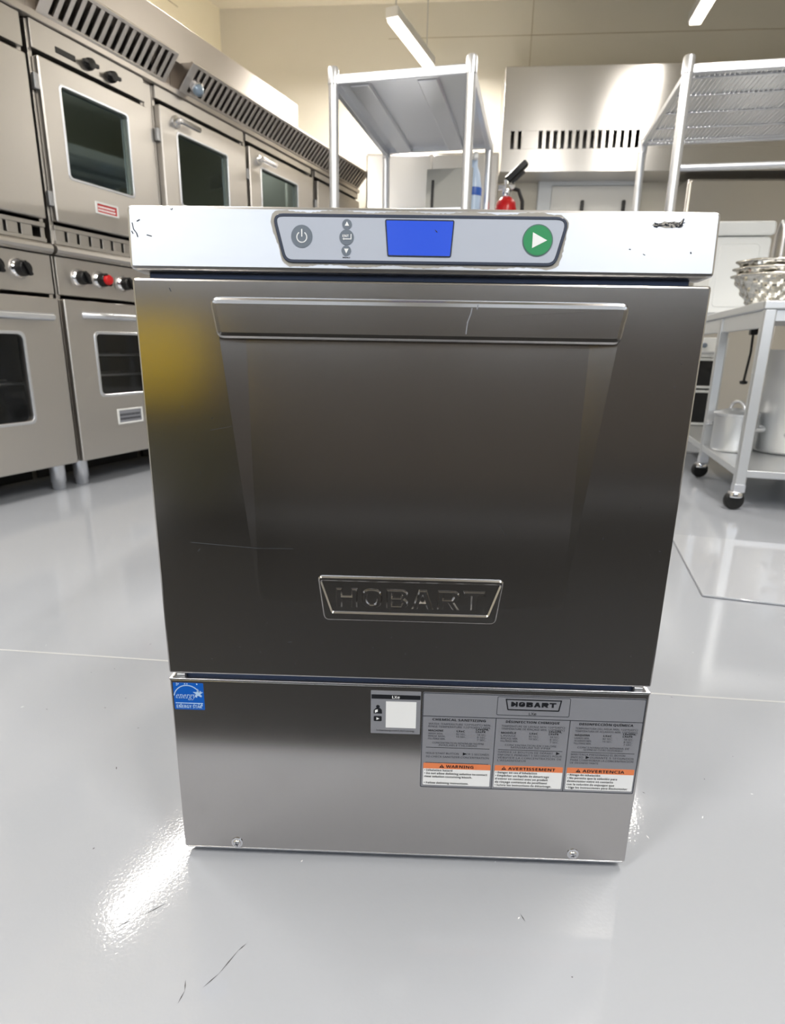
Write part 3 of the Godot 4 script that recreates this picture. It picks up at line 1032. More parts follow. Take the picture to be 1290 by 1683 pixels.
	var cols := [
		[0.0205, 0.1137, "CHEMICAL SANITIZING", ["WATER TEMPERATURE 120°F(49°C) MIN.", "RINSE TEMPERATURE 120°F(49°C) MIN."], "MACHINE", ["WASH MIN.", "RINSE MIN.", "FILL/RINSE MIN."], ["CONCENTRATION MINIMUM 50 PPM", "AVAILABLE CHLORINE"], ["HOLD START BUTTON      FOR 5 SECONDS", "TO CHECK SANITIZER CONCENTRATION"], 0.074, "WARNING", ["• Inhalation hazard", "• Do not allow deliming solution to contact", "   rinse solution containing bleach.", "", "• Follow deliming instructions."]],
		[0.1137, 0.2076, "DÉSINFECTION CHIMIQUE", ["TEMPÉRATURE DE LAVAGE MIN. 120°F(49°C)", "TEMPÉRATURE DE RINÇAGE MIN. 120°F(49°C)"], "MODÈLE", ["LAVAGE", "RINÇAGE MIN.", "FILL/RINSE MIN."], ["CONCENTRATION EN CHLORE", "MINIMUM 50 PPM"], ["GARDER LE BOUTON DE DÉPART", "ENFONCÉ PENDANT 5 SECONDES POUR", "VÉRIFIER LA CONCENTRATION DE", "L'ASSAINISSEUR"], 0.194, "AVERTISSEMENT", ["• Danger en cas d'inhalation", "• Empêcher un liquide de détartrage", "   d'entrer en contact avec un produit", "   de rinçage contenant du javellisant", "• Suivre les instructions de détartrage."]],
		[0.2076, 0.2998, "DESINFECCIÓN QUÍMICA", ["TEMPERATURA DEL AGUA MIN. 120°F(49°C)", "TEMPERATURA DE ACLARADO MIN. 120°F(49°C)"], "MÁQUINA", ["LAVADO MIN.", "ACLARADO MIN.", "FILL/RINSE MIN."], ["CONCENTRACIÓN MÍNIMA DE", "50 PPM DE CLORO DISPONIBLE"], ["MANTENGA PRESIONADO EL BOTÓN", "INICIO      DURANTE 5 SEGUNDOS", "PARA COMPROBAR LA CONCENTRACIÓN", "DE DESINFECTANTE"], 0.2325, "ADVERTENCIA", ["• Riesgo de inhalación", "• No permita que la solución para", "   desincrustar entre en contacto", "   con la solución de enjuague que", "• Siga las instrucciones para desincrustar"]],
	]
	var f := S()
	var orange := S()
	var white := S()
	var black := S()
	for c in cols:
		var x0: float = c[0] + 0.0055
		var x1: float = c[1] - 0.006
		var cx := (x0 + x1) / 2.0
		words(s, c[2], cx, 0.2265, 0.0033, 0.068, 0.0006, "sans_bold", 1)
		words(f, c[3][0], x0 + 0.002, 0.2203, 0.0027, x1 - x0 - 0.002, 0.0005)
		words(f, c[3][1], x0 + 0.002, 0.2163, 0.0027, x1 - x0 - 0.002, 0.0005)
		words(s, c[4], x0 + 0.0022, 0.2103, 0.0028, 0.019, 0.0005, "sans_bold")
		words(s, "LXeC", x0 + 0.0385, 0.2103, 0.0028, 0.0105, 0.0005, "sans_bold")
		words(s, "LXeGPR,", x0 + 0.063, 0.2138, 0.0027, 0.0165, 0.0005, "sans_bold")
		words(s, "LXePR", x0 + 0.063, 0.2103, 0.0027, 0.0125, 0.0005, "sans_bold")
		for i in 3:
			words(f, c[5][i], x0 + 0.0022, 0.2060 - i * 0.0039, 0.0026, 0.019 if i == 0 else 0.022, 0.0005)
			if i < 2:
				words(f, ["82 SEC.", "16 SEC."][i], x0 + 0.038, 0.2060 - i * 0.0039, 0.0026, 0.0125, 0.0005)
			words(f, ["58 SEC.", "8 SEC.", "7 SEC."][i], x0 + 0.065, 0.2060 - i * 0.0039, 0.0026, 0.0115, 0.0005)
		words(f, c[6][0], cx, 0.1923, 0.0026, 0.066, 0.0005, "sans", 1)
		words(f, c[6][1], cx, 0.1888, 0.0026, 0.05, 0.0005, "sans", 1)
		stroke(s, [Vector2(x0, 0.1862), Vector2(x1, 0.1862)], 0.0005, 0.0003, 0.0005)
		var n: int = c[7].size()
		for i in n:
			var yy := (0.1762 - i * 0.0052) if n == 2 else (0.1815 - i * 0.0043)
			words(f, c[7][i], x0, yy, 0.0028, (x1 - x0) * (0.45 if i == 3 else 0.86 if n == 4 and i == 0 else 1.0), 0.0005)
		var ay := 0.1776 if n == 2 else (0.1829 if c[8] < 0.2 else 0.1786)
		flat_poly(s, [Vector2(c[8], ay - 0.0022), Vector2(c[8], ay + 0.0022), Vector2(c[8] + 0.0048, ay)], 0.0003, 0.0006)
		if n == 2:
			stroke(s, [Vector2(x0, 0.1630), Vector2(x1, 0.1630)], 0.0005, 0.0003, 0.0005)
		var b0: float = c[0] + 0.0027
		var b1: float = c[1] - 0.0027
		pad(orange, rpoly([Vector2(b0, 0.1538), Vector2(b1, 0.1538), Vector2(b1, 0.1622), Vector2(b0, 0.1622)], [0.0001, 0.0001, 0.0012, 0.0012], 3), [[0.0, 0.0], [0.0, 0.0005]], true)
		pad(white, rpoly([Vector2(b0, 0.1285), Vector2(b1, 0.1285), Vector2(b1, 0.1537), Vector2(b0, 0.1537)], [0.0012, 0.0012, 0.0001, 0.0001], 3), [[0.0, 0.0], [0.0, 0.0005]], true)
		var ww: float = {"WARNING": 0.036, "AVERTISSEMENT": 0.061, "ADVERTENCIA": 0.054}[c[9]]
		var wx: float = cx - ww / 2.0 + 0.004
		words(black, c[9], wx, 0.1559, 0.0042, ww, 0.0007, "sans_bold")
		flat_poly(black, [Vector2(wx - 0.0088, 0.1557), Vector2(wx - 0.0022, 0.1557), Vector2(wx - 0.0055, 0.1606)], 0.0004, 0.0007)
		stroke(orange, [Vector2(wx - 0.0055, 0.1572), Vector2(wx - 0.0055, 0.1589)], 0.0007, 0.0007, 0.0009)
		for i in 5:
			if c[10][i] != "":
				words(black, c[10][i], b0 + 0.0016, 0.1502 - i * 0.0049, 0.0029, 0.0, 0.0007, "sans_bold")
	part(lb, "heading_print", s, M.navy_print)
	part(lb, "fine_print", f, M.fine_print)
	part(lb, "warning_bars", orange, M.orange_print)
	part(lb, "warning_boxes", white, M.white_print)
	part(lb, "warning_print", black, M.navy_print)


# ---------------------------------------------------------------- ovens and ranges along the left wall
func knob(parent: Node, p: Vector3, r: float, cap_mat: Material, lever := false) -> void:
	var s := S()
	lathe(s, [Vector2(0, 0.052), Vector2(r * 0.8, 0.052), Vector2(r * 0.92, 0.046), Vector2(r, 0.02), Vector2(r, 0.014)].duplicate(), 22, along(p, Vector3(0, 0, 1)))
	rbox(s, Vector3(-0.007, -r * 0.95, 0.046), Vector3(0.007, r * 0.95, 0.066), 0.003, Transform3D(Basis(Vector3(0, 0, 1), 0.5), p))
	var k := part(parent, "knob", s, M.black_plastic)
	s = S()
	lathe(s, [Vector2(r * 1.3, 0.0), Vector2(r * 1.3, 0.006), Vector2(r * 1.15, 0.012), Vector2(r * 1.02, 0.018), Vector2(r * 0.9, 0.018)], 22, along(p, Vector3(0, 0, 1)))
	part(k, "knob_bezel", s, M.chrome)
	if cap_mat != M.black_plastic:
		s = S()
		lathe(s, [Vector2(r * 0.75, 0.05), Vector2(r * 0.75, 0.062), Vector2(r * 0.6, 0.07), Vector2(0, 0.072)], 20, along(p, Vector3(0, 0, 1)))
		part(k, "knob_cap", s, cap_mat)


func bar_handle(parent: Node, x0: float, x1: float, y: float, z: float, out: float, r: float, curved := false) -> void:
	var s := S()
	if curved:
		var pts := []
		for i in 17:
			var t := i / 16.0
			var e := minf(1.0, minf(t, 1.0 - t) / 0.14)
			pts.append(Vector3(lerpf(x0, x1, t), y, z + out * sin(e * PI / 2)))
		tube(s, pts, r, 12)
	else:
		rbox(s, Vector3(x0, y - r, z + out - r), Vector3(x1, y + r, z + out + r), r * 0.7)
		for x in [x0 + 0.05, x1 - 0.05]:
			rbox(s, Vector3(x - 0.012, y - r * 0.8, z - 0.002), Vector3(x + 0.012, y + r * 0.8, z + out), 0.003)
	part(parent, "handle", s, M.rack_steel)


func nameplate(parent: Node, x0: float, y0: float, x1: float, y1: float, z: float, base: Material, ink: Material, framem: Material) -> void:
	var s := S()
	plate_with_hole(s, rr(x0, y0, x1, y1, 0.004, 2), rr(x0 + 0.01, y0 + 0.008, x1 - 0.01, y1 - 0.008, 0.002, 2), z, z + 0.004, 0.001)
	var n := part(parent, "nameplate", s, framem)
	s = S()
	pad(s, rr(x0 + 0.008, y0 + 0.006, x1 - 0.008, y1 - 0.006, 0.002, 2), [[0.0, z], [0.0, z + 0.002]], true)
	part(n, "nameplate_field", s, base)
	s = S()
	var h := y1 - y0
	for row in 2:  # worn, unreadable lettering
		var x := x0 + 0.014
		while x < x1 - 0.022:
			var w := rng.randf_range(0.004, 0.009)
			rbox(s, Vector3(x, y0 + h * (0.27 + 0.26 * row), z + 0.002), Vector3(x + w, y0 + h * (0.42 + 0.26 * row), z + 0.003), 0.0)
			x += w + 0.003
	part(n, "worn_lettering", s, ink)


func shell(s: SurfaceTool, x0: float, x1: float, y0: float, y1: float, z0: float, z1: float, t := 0.02) -> void:  # an open-fronted case
	rbox(s, Vector3(x0, y0, z0), Vector3(x0 + t, y1, z1), 0.002)
	rbox(s, Vector3(x1 - t, y0, z0), Vector3(x1, y1, z1), 0.002)
	rbox(s, Vector3(x0 + t, y1 - t, z0), Vector3(x1 - t, y1, z1), 0.002)
	rbox(s, Vector3(x0 + t, y0, z0), Vector3(x1 - t, y0 + t, z1), 0.002)
	rbox(s, Vector3(x0 + t, y0 + t, z0), Vector3(x1 - t, y1 - t, z0 + t), 0.002)


func oven_cavity(t: Node, x0: float, x1: float, y0: float, y1: float, racks_at: Array) -> void:
	var s := S()
	shell(s, x0, x1, y0, y1, -0.55, -0.02, 0.01)
	var c := part(t, "oven_cavity", s, M.oven_enamel)
	for y in racks_at:
		s = S()
		for z in [-0.08, -0.3, -0.5]:
			rod(s, Vector3(x0 + 0.012, y, z), Vector3(x1 - 0.012, y, z), 0.007, -1, 8)
		var x := x0 + 0.04
		while x < x1 - 0.03:
			rod(s, Vector3(x, y, -0.5), Vector3(x, y, -0.08), 0.003, -1, 6)
			x += 0.05
		part(c, "oven_rack", s, M.shelf_steel)


func range_unit(s0: float, s1: float, label: String, o: Dictionary) -> void:
	var w := s1 - s0
	var t := thing("range_oven", label, "range", oven_xf() * Vector3(s0, 0, 0), deg_to_rad(67.5), "steel ranges in the oven row")
	var s := S()
	shell(s, 0.0, w, 0.125, 1.05, -0.78, -0.004)
	part(t, "body", s, M.oven_steel)
	s = S()
	rbox(s, Vector3(0.004, 0.885, -0.02), Vector3(w - 0.004, 1.048, 0.012), 0.004)
	var cp := part(t, "control_panel", s, M.oven_steel)
	for k in o.knobs:
		knob(cp, Vector3(k[0] - s0, k[1], 0.012), k[2], M[k[3]])
	s = S()
	var prof := [Vector2(-0.6, 1.052), Vector2(0.02, 1.052), Vector2(0.034, 1.06), Vector2(0.04, 1.072), Vector2(0.036, 1.086), Vector2(0.02, 1.095), Vector2(-0.6, 1.095)]
	for i in prof.size() - 1:
		var a: Vector2 = prof[i]
		var b: Vector2 = prof[i + 1]
		var d := (b - a).normalized()
		quad(s, Vector3(0.002, a.y, a.x), Vector3(w - 0.002, a.y, a.x), Vector3(w - 0.002, b.y, b.x), Vector3(0.002, b.y, b.x), Vector3(0, -d.x, d.y))
	for x in [0.002, w - 0.002]:
		for i in range(1, prof.size() - 1):
			tri(s, Vector3(x, prof[0].y, prof[0].x), Vector3(x, prof[i].y, prof[i].x), Vector3(x, prof[i + 1].y, prof[i + 1].x), Vector3(signf(x - 0.1), 0, 0), Vector3(signf(x - 0.1), 0, 0), Vector3(signf(x - 0.1), 0, 0))
	part(t, "landing_ledge", s, M.oven_steel)
	var wx0: float = o.win[0] - s0
	var wx1: float = o.win[1] - s0
	oven_cavity(t, 0.06, w - 0.06, 0.2, 0.85, [0.52, 0.62] if o.has("racks") else [0.5])
	s = S()
	plate_with_hole(s, rr(0.008, 0.128, w - 0.008, 0.868, 0.006, 4), rr(wx0, o.win[2], wx1, o.win[3], 0.025, 4), 0.0, 0.032, 0.004)
	var door := part(t, "door", s, M.oven_steel)
	s = S()
	quad(s, Vector3(wx0 - 0.01, o.win[2] - 0.01, 0.016), Vector3(wx1 + 0.01, o.win[2] - 0.01, 0.016), Vector3(wx1 + 0.01, o.win[3] + 0.01, 0.016), Vector3(wx0 - 0.01, o.win[3] + 0.01, 0.016), Vector3(0, 0, 1))
	part(door, "window_pane", s, M.oven_glass)
	s = S()
	plate_with_hole(s, rr(wx0 - 0.012, o.win[2] - 0.012, wx1 + 0.012, o.win[3] + 0.012, 0.03, 4), rr(wx0 + 0.001, o.win[2] + 0.001, wx1 - 0.001, o.win[3] - 0.001, 0.024, 4), 0.028, 0.036, 0.002)
	part(door, "window_trim", s, M.rack_steel)
	bar_handle(door, o.handle[0] - s0, o.handle[1] - s0, o.handle[2], 0.032, 0.05, 0.016, o.get("curved", false))
	if o.has("plate"):
		nameplate(door, o.plate[0] - s0, o.plate[1], o.plate[2] - s0, o.plate[3], 0.032, M.label_gray, M.fine_print, M.white_enamel)
	s = S()
	rbox(s, Vector3(0.01, 0.012, -0.32), Vector3(w - 0.01, 0.126, -0.3), 0.002)
	part(t, "kick_plate", s, M.rubber)
	for x in [0.06, w - 0.055]:
		for z in [-0.06, -0.7]:
			s = S()
			lathe(s, [Vector2(0, 0), Vector2(0.026, 0), Vector2(0.03, 0.006), Vector2(0.03, 0.03), Vector2(0.034, 0.034), Vector2(0.034, 0.126)], 18, Transform3D(Basis.IDENTITY, Vector3(x, 0, z)))
			part(t, "leg", s, M.rack_steel)


func upper_oven(s0: float, s1: float, label: String, o: Dictionary) -> void:
	var w := s1 - s0
	var t := thing("wall_oven", label, "oven", oven_xf() * Vector3(s0, 0, 0), deg_to_rad(67.5), "steel ovens stacked on the ranges")
	var s := S()
	var dtop: float = o.dtop
	shell(s, 0.0, w, 1.097, 1.945, -0.76, -0.004)
	part(t, "body", s, M.oven_steel)
	# vent strip at the foot
	s = S()
	rbox(s, Vector3(0.008, 1.098, -0.02), Vector3(w - 0.008, 1.114, 0.014), 0.002)
	rbox(s, Vector3(0.008, 1.158, -0.02), Vector3(w - 0.008, 1.176, 0.014), 0.002)
	var vs := part(t, "vent_frame", s, M.oven_steel)
	s = S()
	rbox(s, Vector3(0.0, 1.113, -0.014), Vector3(0.05, 1.159, 0.008), 0.002)
	var slat := part(vs, "slat", s, M.oven_steel)
	slat.position.x = 0.012
	var x := 0.012 + 0.064
	while x < w - 0.06:
		copy_part(vs, slat, Vector3(x, 0, 0))
		x += 0.064
	# top trim with its controls
	s = S()
	rbox(s, Vector3(0.006, dtop + 0.025, -0.02), Vector3(w - 0.006, 1.945, 0.016), 0.003)
	var tp := part(t, "top_trim", s, M.oven_steel)
	for k in o.get("controls", []):
		if k[0] == "slot":
			s = S()
			rbox(s, Vector3(k[1] - s0 - 0.05, k[2] - 0.012, 0.014), Vector3(k[1] - s0 + 0.05, k[2] + 0.012, 0.02), 0.003)
			part(tp, "switch_slot", s, M.black_plastic)
		else:
			s = S()
			lathe(s, [Vector2(0.024, 0), Vector2(0.024, 0.014), Vector2(0.02, 0.03), Vector2(0, 0.032)], 16, along(Vector3(k[1] - s0, k[2], 0.016), Vector3(0, 0, 1)))
			rbox(s, Vector3(k[1] - s0 - 0.04, k[2] - 0.008, 0.03), Vector3(k[1] - s0 + 0.04, k[2] + 0.008, 0.046), 0.003)
			part(tp, "control_knob", s, M.black_plastic)
	var wx0: float = o.win[0] - s0
	var wx1: float = o.win[1] - s0
	oven_cavity(t, 0.05, w - 0.05, 1.22, dtop - 0.03, [1.33])
	s = S()
	plate_with_hole(s, rr(0.012, 1.19, w - 0.012, dtop, 0.008, 4), rr(wx0, o.win[2], wx1, o.win[3], 0.018, 4), 0.0, 0.034, 0.005)
	var door := part(t, "door", s, M.oven_steel)
	s = S()
	quad(s, Vector3(wx0 - 0.01, o.win[2] - 0.01, 0.014), Vector3(wx1 + 0.01, o.win[2] - 0.01, 0.014), Vector3(wx1 + 0.01, o.win[3] + 0.01, 0.014), Vector3(wx0 - 0.01, o.win[3] + 0.01, 0.014), Vector3(0, 0, 1))
	part(door, "window_pane", s, M.mirror_glass)
	s = S()
	plate_with_hole(s, rr(wx0 - 0.008, o.win[2] - 0.008, wx1 + 0.008, o.win[3] + 0.008, 0.02, 4), rr(wx0 + 0.002, o.win[2] + 0.002, wx1 - 0.002, o.win[3] - 0.002, 0.016, 4), 0.03, 0.037, 0.002)
	part(door, "window_trim", s, M.rack_steel)
	if o.has("plate"):
		nameplate(door, o.plate[0] - s0, o.plate[1], o.plate[2] - s0, o.plate[3], 0.034, M.red_paint, M.white_print, M.white_enamel)
	if o.has("latch"):
		s = S()
		lathe(s, [Vector2(0.03, 0), Vector2(0.03, 0.01), Vector2(0.014, 0.016), Vector2(0.014, 0.045), Vector2(0, 0.047)], 18, along(Vector3(o.latch[0] - s0, o.latch[1], 0.034), Vector3(0, 0, 1)))
		rbox(s, Vector3(o.latch[0] - s0 - 0.015, o.latch[1] - 0.014, 0.062), Vector3(o.latch[0] - s0 + 0.15, o.latch[1] + 0.014, 0.085), 0.008)
		part(door, "latch_handle", s, M.chrome)
	for y in [1.28, 1.72]:
		s = S()
		rbox(s, Vector3(-0.006, y - 0.03, 0.002), Vector3(0.014, y + 0.03, 0.022), 0.003)
		part(door, "hinge", s, M.shelf_steel)


func ovens() -> void:
	var ox := oven_xf()
	range_unit(-0.62, 0.152, "steel range with a plain bar handle and no nameplate on its door", {"knobs": [[-0.3, 0.975, 0.032, "black_plastic"], [-0.13, 0.975, 0.032, "black_plastic"], [-0.01, 0.975, 0.032, "black_plastic"]], "win": [-0.45, -0.05, 0.345, 0.712], "handle": [-0.55, 0.078, 0.785]})
	range_unit(0.166, 0.84, "steel range with a red-capped knob and a small white-framed nameplate", {"knobs": [[0.283, 0.968, 0.031, "black_plastic"], [0.40, 0.97, 0.031, "red_plastic"], [0.54, 0.967, 0.031, "black_plastic"], [0.68, 0.967, 0.031, "black_plastic"]], "win": [0.325, 0.66, 0.435, 0.722], "handle": [0.265, 0.75, 0.803], "curved": true, "plate": [0.404, 0.28, 0.57, 0.357], "racks": 1})
	for e in [[0.86, 1.6], [1.63, 2.43], [2.48, 3.22]]:
		var a: float = e[0]
		var b: float = e[1]
		range_unit(a, b, ["steel range under the oven with the chrome latch", "steel range under the oven with the short lever", "steel range at the far end of the oven row"][[0.86, 1.63, 2.48].find(a)], {"knobs": [[a + 0.15, 0.968, 0.031, "black_plastic"], [a + 0.3, 0.968, 0.031, "black_plastic"], [a + 0.45, 0.968, 0.031, "black_plastic"]], "win": [a + 0.16, b - 0.18, 0.435, 0.722], "handle": [a + 0.1, b - 0.1, 0.803]})
	upper_oven(-0.62, 0.15, "steel wall oven beside the red-plated one, on the plain-handled range", {"dtop": 1.8, "win": [-0.48, -0.06, 1.38, 1.72]})
	upper_oven(0.178, 0.8, "steel wall oven with a small red nameplate below its window", {"dtop": 1.815, "win": [0.284, 0.648, 1.382, 1.735], "plate": [0.402, 1.262, 0.535, 1.314], "controls": [["slot", 0.345, 1.875], ["knob", 0.46, 1.88], ["knob", 0.585, 1.875]]})
	upper_oven(0.862, 1.608, "steel wall oven with a chrome latch above its window", {"dtop": 1.86, "win": [0.992, 1.41, 1.415, 1.762], "latch": [0.985, 1.81]})
	upper_oven(1.622, 2.43, "steel wall oven with a short bright lever near its top", {"dtop": 1.88, "win": [1.757, 2.2, 1.45, 1.782], "latch": [1.73, 1.82]})
	upper_oven(2.478, 3.22, "steel wall oven at the end of the row behind the rack post", {"dtop": 1.88, "win": [2.68, 3.0, 1.5, 1.75]})
	# filler strip between the second and third stack
	var fs := thing("filler_strip", "narrow vertical steel strip between two oven stacks", "trim", ox * Vector3(0.802, 0, 0), deg_to_rad(67.5))
	var s := S()
	rbox(s, Vector3(0, 1.097, -0.3), Vector3(0.056, 1.945, -0.002), 0.003)
	part(fs, "strip", s, M.oven_steel)

	# hood over the ovens
	var h := thing("oven_hood", "long brushed steel extractor hood with slotted grilles over the ovens", "hood", ox * Vector3(0, 0, 0), deg_to_rad(67.5))
	s = S()
	rbox(s, Vector3(-2.6, 2.09, -1.34), Vector3(2.2, 2.28, 0.05), 0.004)
	part(h, "fascia", s, M.hood_steel)
	s = S()
	shell(s, -2.6, 3.22, 1.947, 2.12, -1.34, -0.03, 0.006)  # hollow duct behind the grilles
	for e in [[-2.6, 0.24], [0.9, 1.06], [3.15, 3.22]]:
		rbox(s, Vector3(e[0], 1.95, -0.032), Vector3(e[1], 2.118, -0.024), 0.002)
	part(h, "plenum", s, M.hood_steel)
	s = S()
	rbox(s, Vector3(-2.6, 1.947, -0.03), Vector3(3.22, 1.975, 0.03), 0.003)
	part(h, "lower_lip", s, M.hood_steel)
	# sloping grilles: lower edge near the ovens, upper edge further out
	for e in [[-0.45, 0.12, 0], [0.21, 0.93, 1], [1.03, 3.18, 1]]:
		hood_section(h, e[0], e[1], e[2] == 1)
	s = S()
	var lc := ox.affine_inverse() * Vector3.ZERO
	var lamp_at := Vector3(1.11, 2.0, 0.085)
	lathe(s, [Vector2(0.036, -0.02), Vector2(0.036, 0.004), Vector2(0.031, 0.008)], 20, along(lamp_at, Vector3(0, -0.72, 0.69)))
	var ring := part(h, "lamp_ring", s, M.chrome)
	s = S()
	lathe(s, [Vector2(0.031, 0.002), Vector2(0.029, 0.02), Vector2(0.018, 0.036), Vector2(0, 0.042)], 20, along(lamp_at, Vector3(0, -0.72, 0.69)))
	part(ring, "lens", s, M.hood_lamp_glass)


func hood_section(h: Node, x0: float, x1: float, slotted: bool) -> void:
	var yb := 1.972
	var zb := 0.028
	var yt := 2.085
	var zt := 0.135
	var s := S()
	# wedge body: sloping face is left open for the grille when slotted
	var f := Vector3(0, -(zt - zb), yt - yb).normalized()
	var up := Vector3(0, yt - yb, zt - zb).normalized()
	var l := Vector2(yt - yb, zt - zb).length()
	for x in [x0, x1]:
		var sg := -1.0 if x == x0 else 1.0
		var n := Vector3(sg, 0, 0)
		tri(s, Vector3(x, yb, zb), Vector3(x, yt, zt), Vector3(x, yt + 0.012, zb - 0.05), n, n, n)
		tri(s, Vector3(x, yb, zb), Vector3(x, yt + 0.012, zb - 0.05), Vector3(x, yb, zb - 0.05), n, n, n)
	quad(s, Vector3(x0, yt, zt), Vector3(x1, yt, zt), Vector3(x1, yt + 0.012, zb - 0.055), Vector3(x0, yt + 0.012, zb - 0.055), Vector3.UP)
	var xf := Transform3D(Basis(Vector3.RIGHT, up, f), Vector3(x0, yb, zb))
	var w := x1 - x0
	if not slotted:
		rbox(s, Vector3(0, 0, -0.006), Vector3(w, l, 0.004), 0.002, xf)
		part(h, "blank_panel", s, M.hood_steel)
		return
	plate_with_hole(s, rr(0, 0, w, l, 0.002, 1), rr(0.05, 0.014, w - 0.025, l - 0.016, 0.002, 1), -0.012, 0.004, 0.002, xf)
	var fr := part(h, "grille_frame", s, M.hood_steel)
	s = S()
	var pitch := 0.045
	rbox(s, Vector3(0, 0.01, -0.014), Vector3(0.022, l - 0.012, 0.0), 0.002, Transform3D(xf.basis, Vector3.ZERO))
	var x := 0.05 + pitch * 0.55
	var first: MeshInstance3D = null
	while x < w - 0.04:
		var at := xf * Vector3(x, 0, 0)
		if first == null:
			first = part(fr, "slat", s, M.hood_steel)
			first.position = at
		else:
			copy_part(fr, first, at)
		x += pitch


# ---------------------------------------------------------------- back wall
func back_of_kitchen() -> void:
	var bx := back_xf()
	var turn := deg_to_rad(-5.0)
	# extractor hood on the back wall
	var h := thing("wall_hood", "wide brushed steel extractor box with slot vents high on the back wall", "hood", bx * Vector3(0, 0, 0), turn)
	var s := S()
	var gaps := []
	for k in 14:
		gaps.append(2.805 + k * 0.0603)
	for k in 2:
		gaps.append(2.634 - k * 0.0603)
	gaps.sort()
	# face panel: upper plate, slotted band, lower plate
	rbox(s, Vector3(2.5, 2.435, 0.33), Vector3(6.3, 2.9, 0.35), 0.004)
	rbox(s, Vector3(2.5, 2.13, 0.33), Vector3(6.3, 2.305, 0.35), 0.004)
	part(h, "face_panel", s, M.cabinet_steel)
	s = S()
	shell(s, 2.5, 6.3, 2.13, 2.9, 0.002, 0.332, 0.004)
	part(h, "duct_box", s, M.cabinet_steel)
	var x := 2.5
	for gx in gaps:  # the metal between the slots
		s = S()
		rbox(s, Vector3(x, 2.303, 0.331), Vector3(gx, 2.437, 0.35), 0.002)
		part(h, "slat", s, M.cabinet_steel)
		x = gx + 0.03
	s = S()
	rbox(s, Vector3(x, 2.303, 0.331), Vector3(6.3, 2.437, 0.35), 0.002)
	part(h, "slat", s, M.cabinet_steel)

	# white door under the hood
	s = S()
	var xf := bx
	plate_with_hole(s, rr(2.87, 0.0, 3.77, 2.2, 0.003, 1), rr(2.99, 0.001, 3.74, 2.1, 0.003, 1), 0.0, 0.05, 0.006, xf)
	var d := struct("door_1", s, M.frame_white, "white framed door in the back wall under the steel extractor box")
	s = S()
	rbox(s, Vector3(2.992, 0.004, 0.002), Vector3(3.738, 2.098, 0.03), 0.004, xf)
	part(d, "door_leaf", s, M.door_white)
	for hx in [3.265, 3.625]:
		s = S()
		rbox(s, Vector3(hx - 0.014, 1.2, 0.045), Vector3(hx + 0.014, 1.975, 0.07), 0.006, xf)
		for y in [1.28, 1.9]:
			rbox(s, Vector3(hx - 0.01, y - 0.012, 0.028), Vector3(hx + 0.01, y + 0.012, 0.05), 0.003, xf)
		part(d, "door_handle", s, M.black_plastic)

	# tall steel cabinet in the left corner
	var c := thing("steel_cabinet", "tall brushed steel cabinet beside the last oven against the back wall", "cabinet", bx * Vector3(1.4, 0, 0.02), turn)
	s = S()
	rbox(s, Vector3(0, 0.08, 0.0), Vector3(1.07, 2.19, 0.66), 0.012)
	part(c, "body", s, M.cabinet_steel)
	for i in 2:
		s = S()
		var a := 0.01 + i * 0.528
		pad(s, rr(a, 0.1, a + 0.52, 2.17, 0.02, 4), [[0.0, 0.65], [0.0, 0.675], [0.006, 0.682]], true)
		var dr := part(c, "door", s, M.cabinet_steel)
		s = S()
		var hx := a + (0.48 if i == 0 else 0.04)
		rod(s, Vector3(hx, 0.9, 0.72), Vector3(hx, 1.4, 0.72), 0.012)
		for y in [0.93, 1.37]:
			rod(s, Vector3(hx, y, 0.68), Vector3(hx, y, 0.72), 0.008)
		part(dr, "handle", s, M.rack_steel)
	for p in [Vector2(0.08, 0.08), Vector2(0.99, 0.08), Vector2(0.08, 0.58), Vector2(0.99, 0.58)]:
		s = S()
		rod(s, Vector3(p.x, 0, p.y), Vector3(p.x, 0.09, p.y), 0.025)
		part(c, "leg", s, M.rack_steel)

	# steel refrigerator on the right
	var r := thing("refrigerator", "large steel refrigerator at the back behind the perforated-shelf rack", "refrigerator", Vector3(2.42, 0, -5.62), turn)
	s = S()
	rbox(s, Vector3(0, 0.1, -0.2), Vector3(1.75, 2.08, 0.1), 0.015)
	part(r, "body", s, M.cabinet_steel)
	for i in 2:
		s = S()
		var a := 0.012 + i * 0.866
		pad(s, rr(a, 0.12, a + 0.86, 2.06, 0.025, 4), [[0.0, 0.095], [0.0, 0.125], [0.01, 0.135]], true)
		var dr := part(r, "door", s, M.cabinet_steel)
		s = S()
		var hx := a + (0.79 if i == 0 else 0.07)
		var pts := []
		for k in 15:
			var u := k / 14.0
			pts.append(Vector3(hx, lerpf(0.95, 1.75, u), 0.135 + 0.06 * sin(PI * minf(1.0, minf(u, 1 - u) / 0.15) / 2)))
		tube(s, pts, 0.014, 10)
		part(dr, "handle", s, M.rack_steel)
	for p in [Vector2(0.1, -0.12), Vector2(1.65, -0.12), Vector2(0.1, 0.05), Vector2(1.65, 0.05)]:
		s = S()
		rod(s, Vector3(p.x, 0, p.y), Vector3(p.x, 0.11, p.y), 0.03)
		part(r, "leg", s, M.rack_steel)

	# small white cooker seen under the table
	var k := thing("cooker", "small white cooker with two dark oven doors behind the prep table", "cooker", Vector3(2.12, 0, -5.05), deg_to_rad(-8))
	s = S()
	shell(s, 0.0, 0.56, 0.06, 0.8, -0.3, 0.0)
	rbox(s, Vector3(0, 0.645, -0.3), Vector3(0.56, 0.8, 0.005), 0.004)
	part(k, "body", s, M.white_enamel)
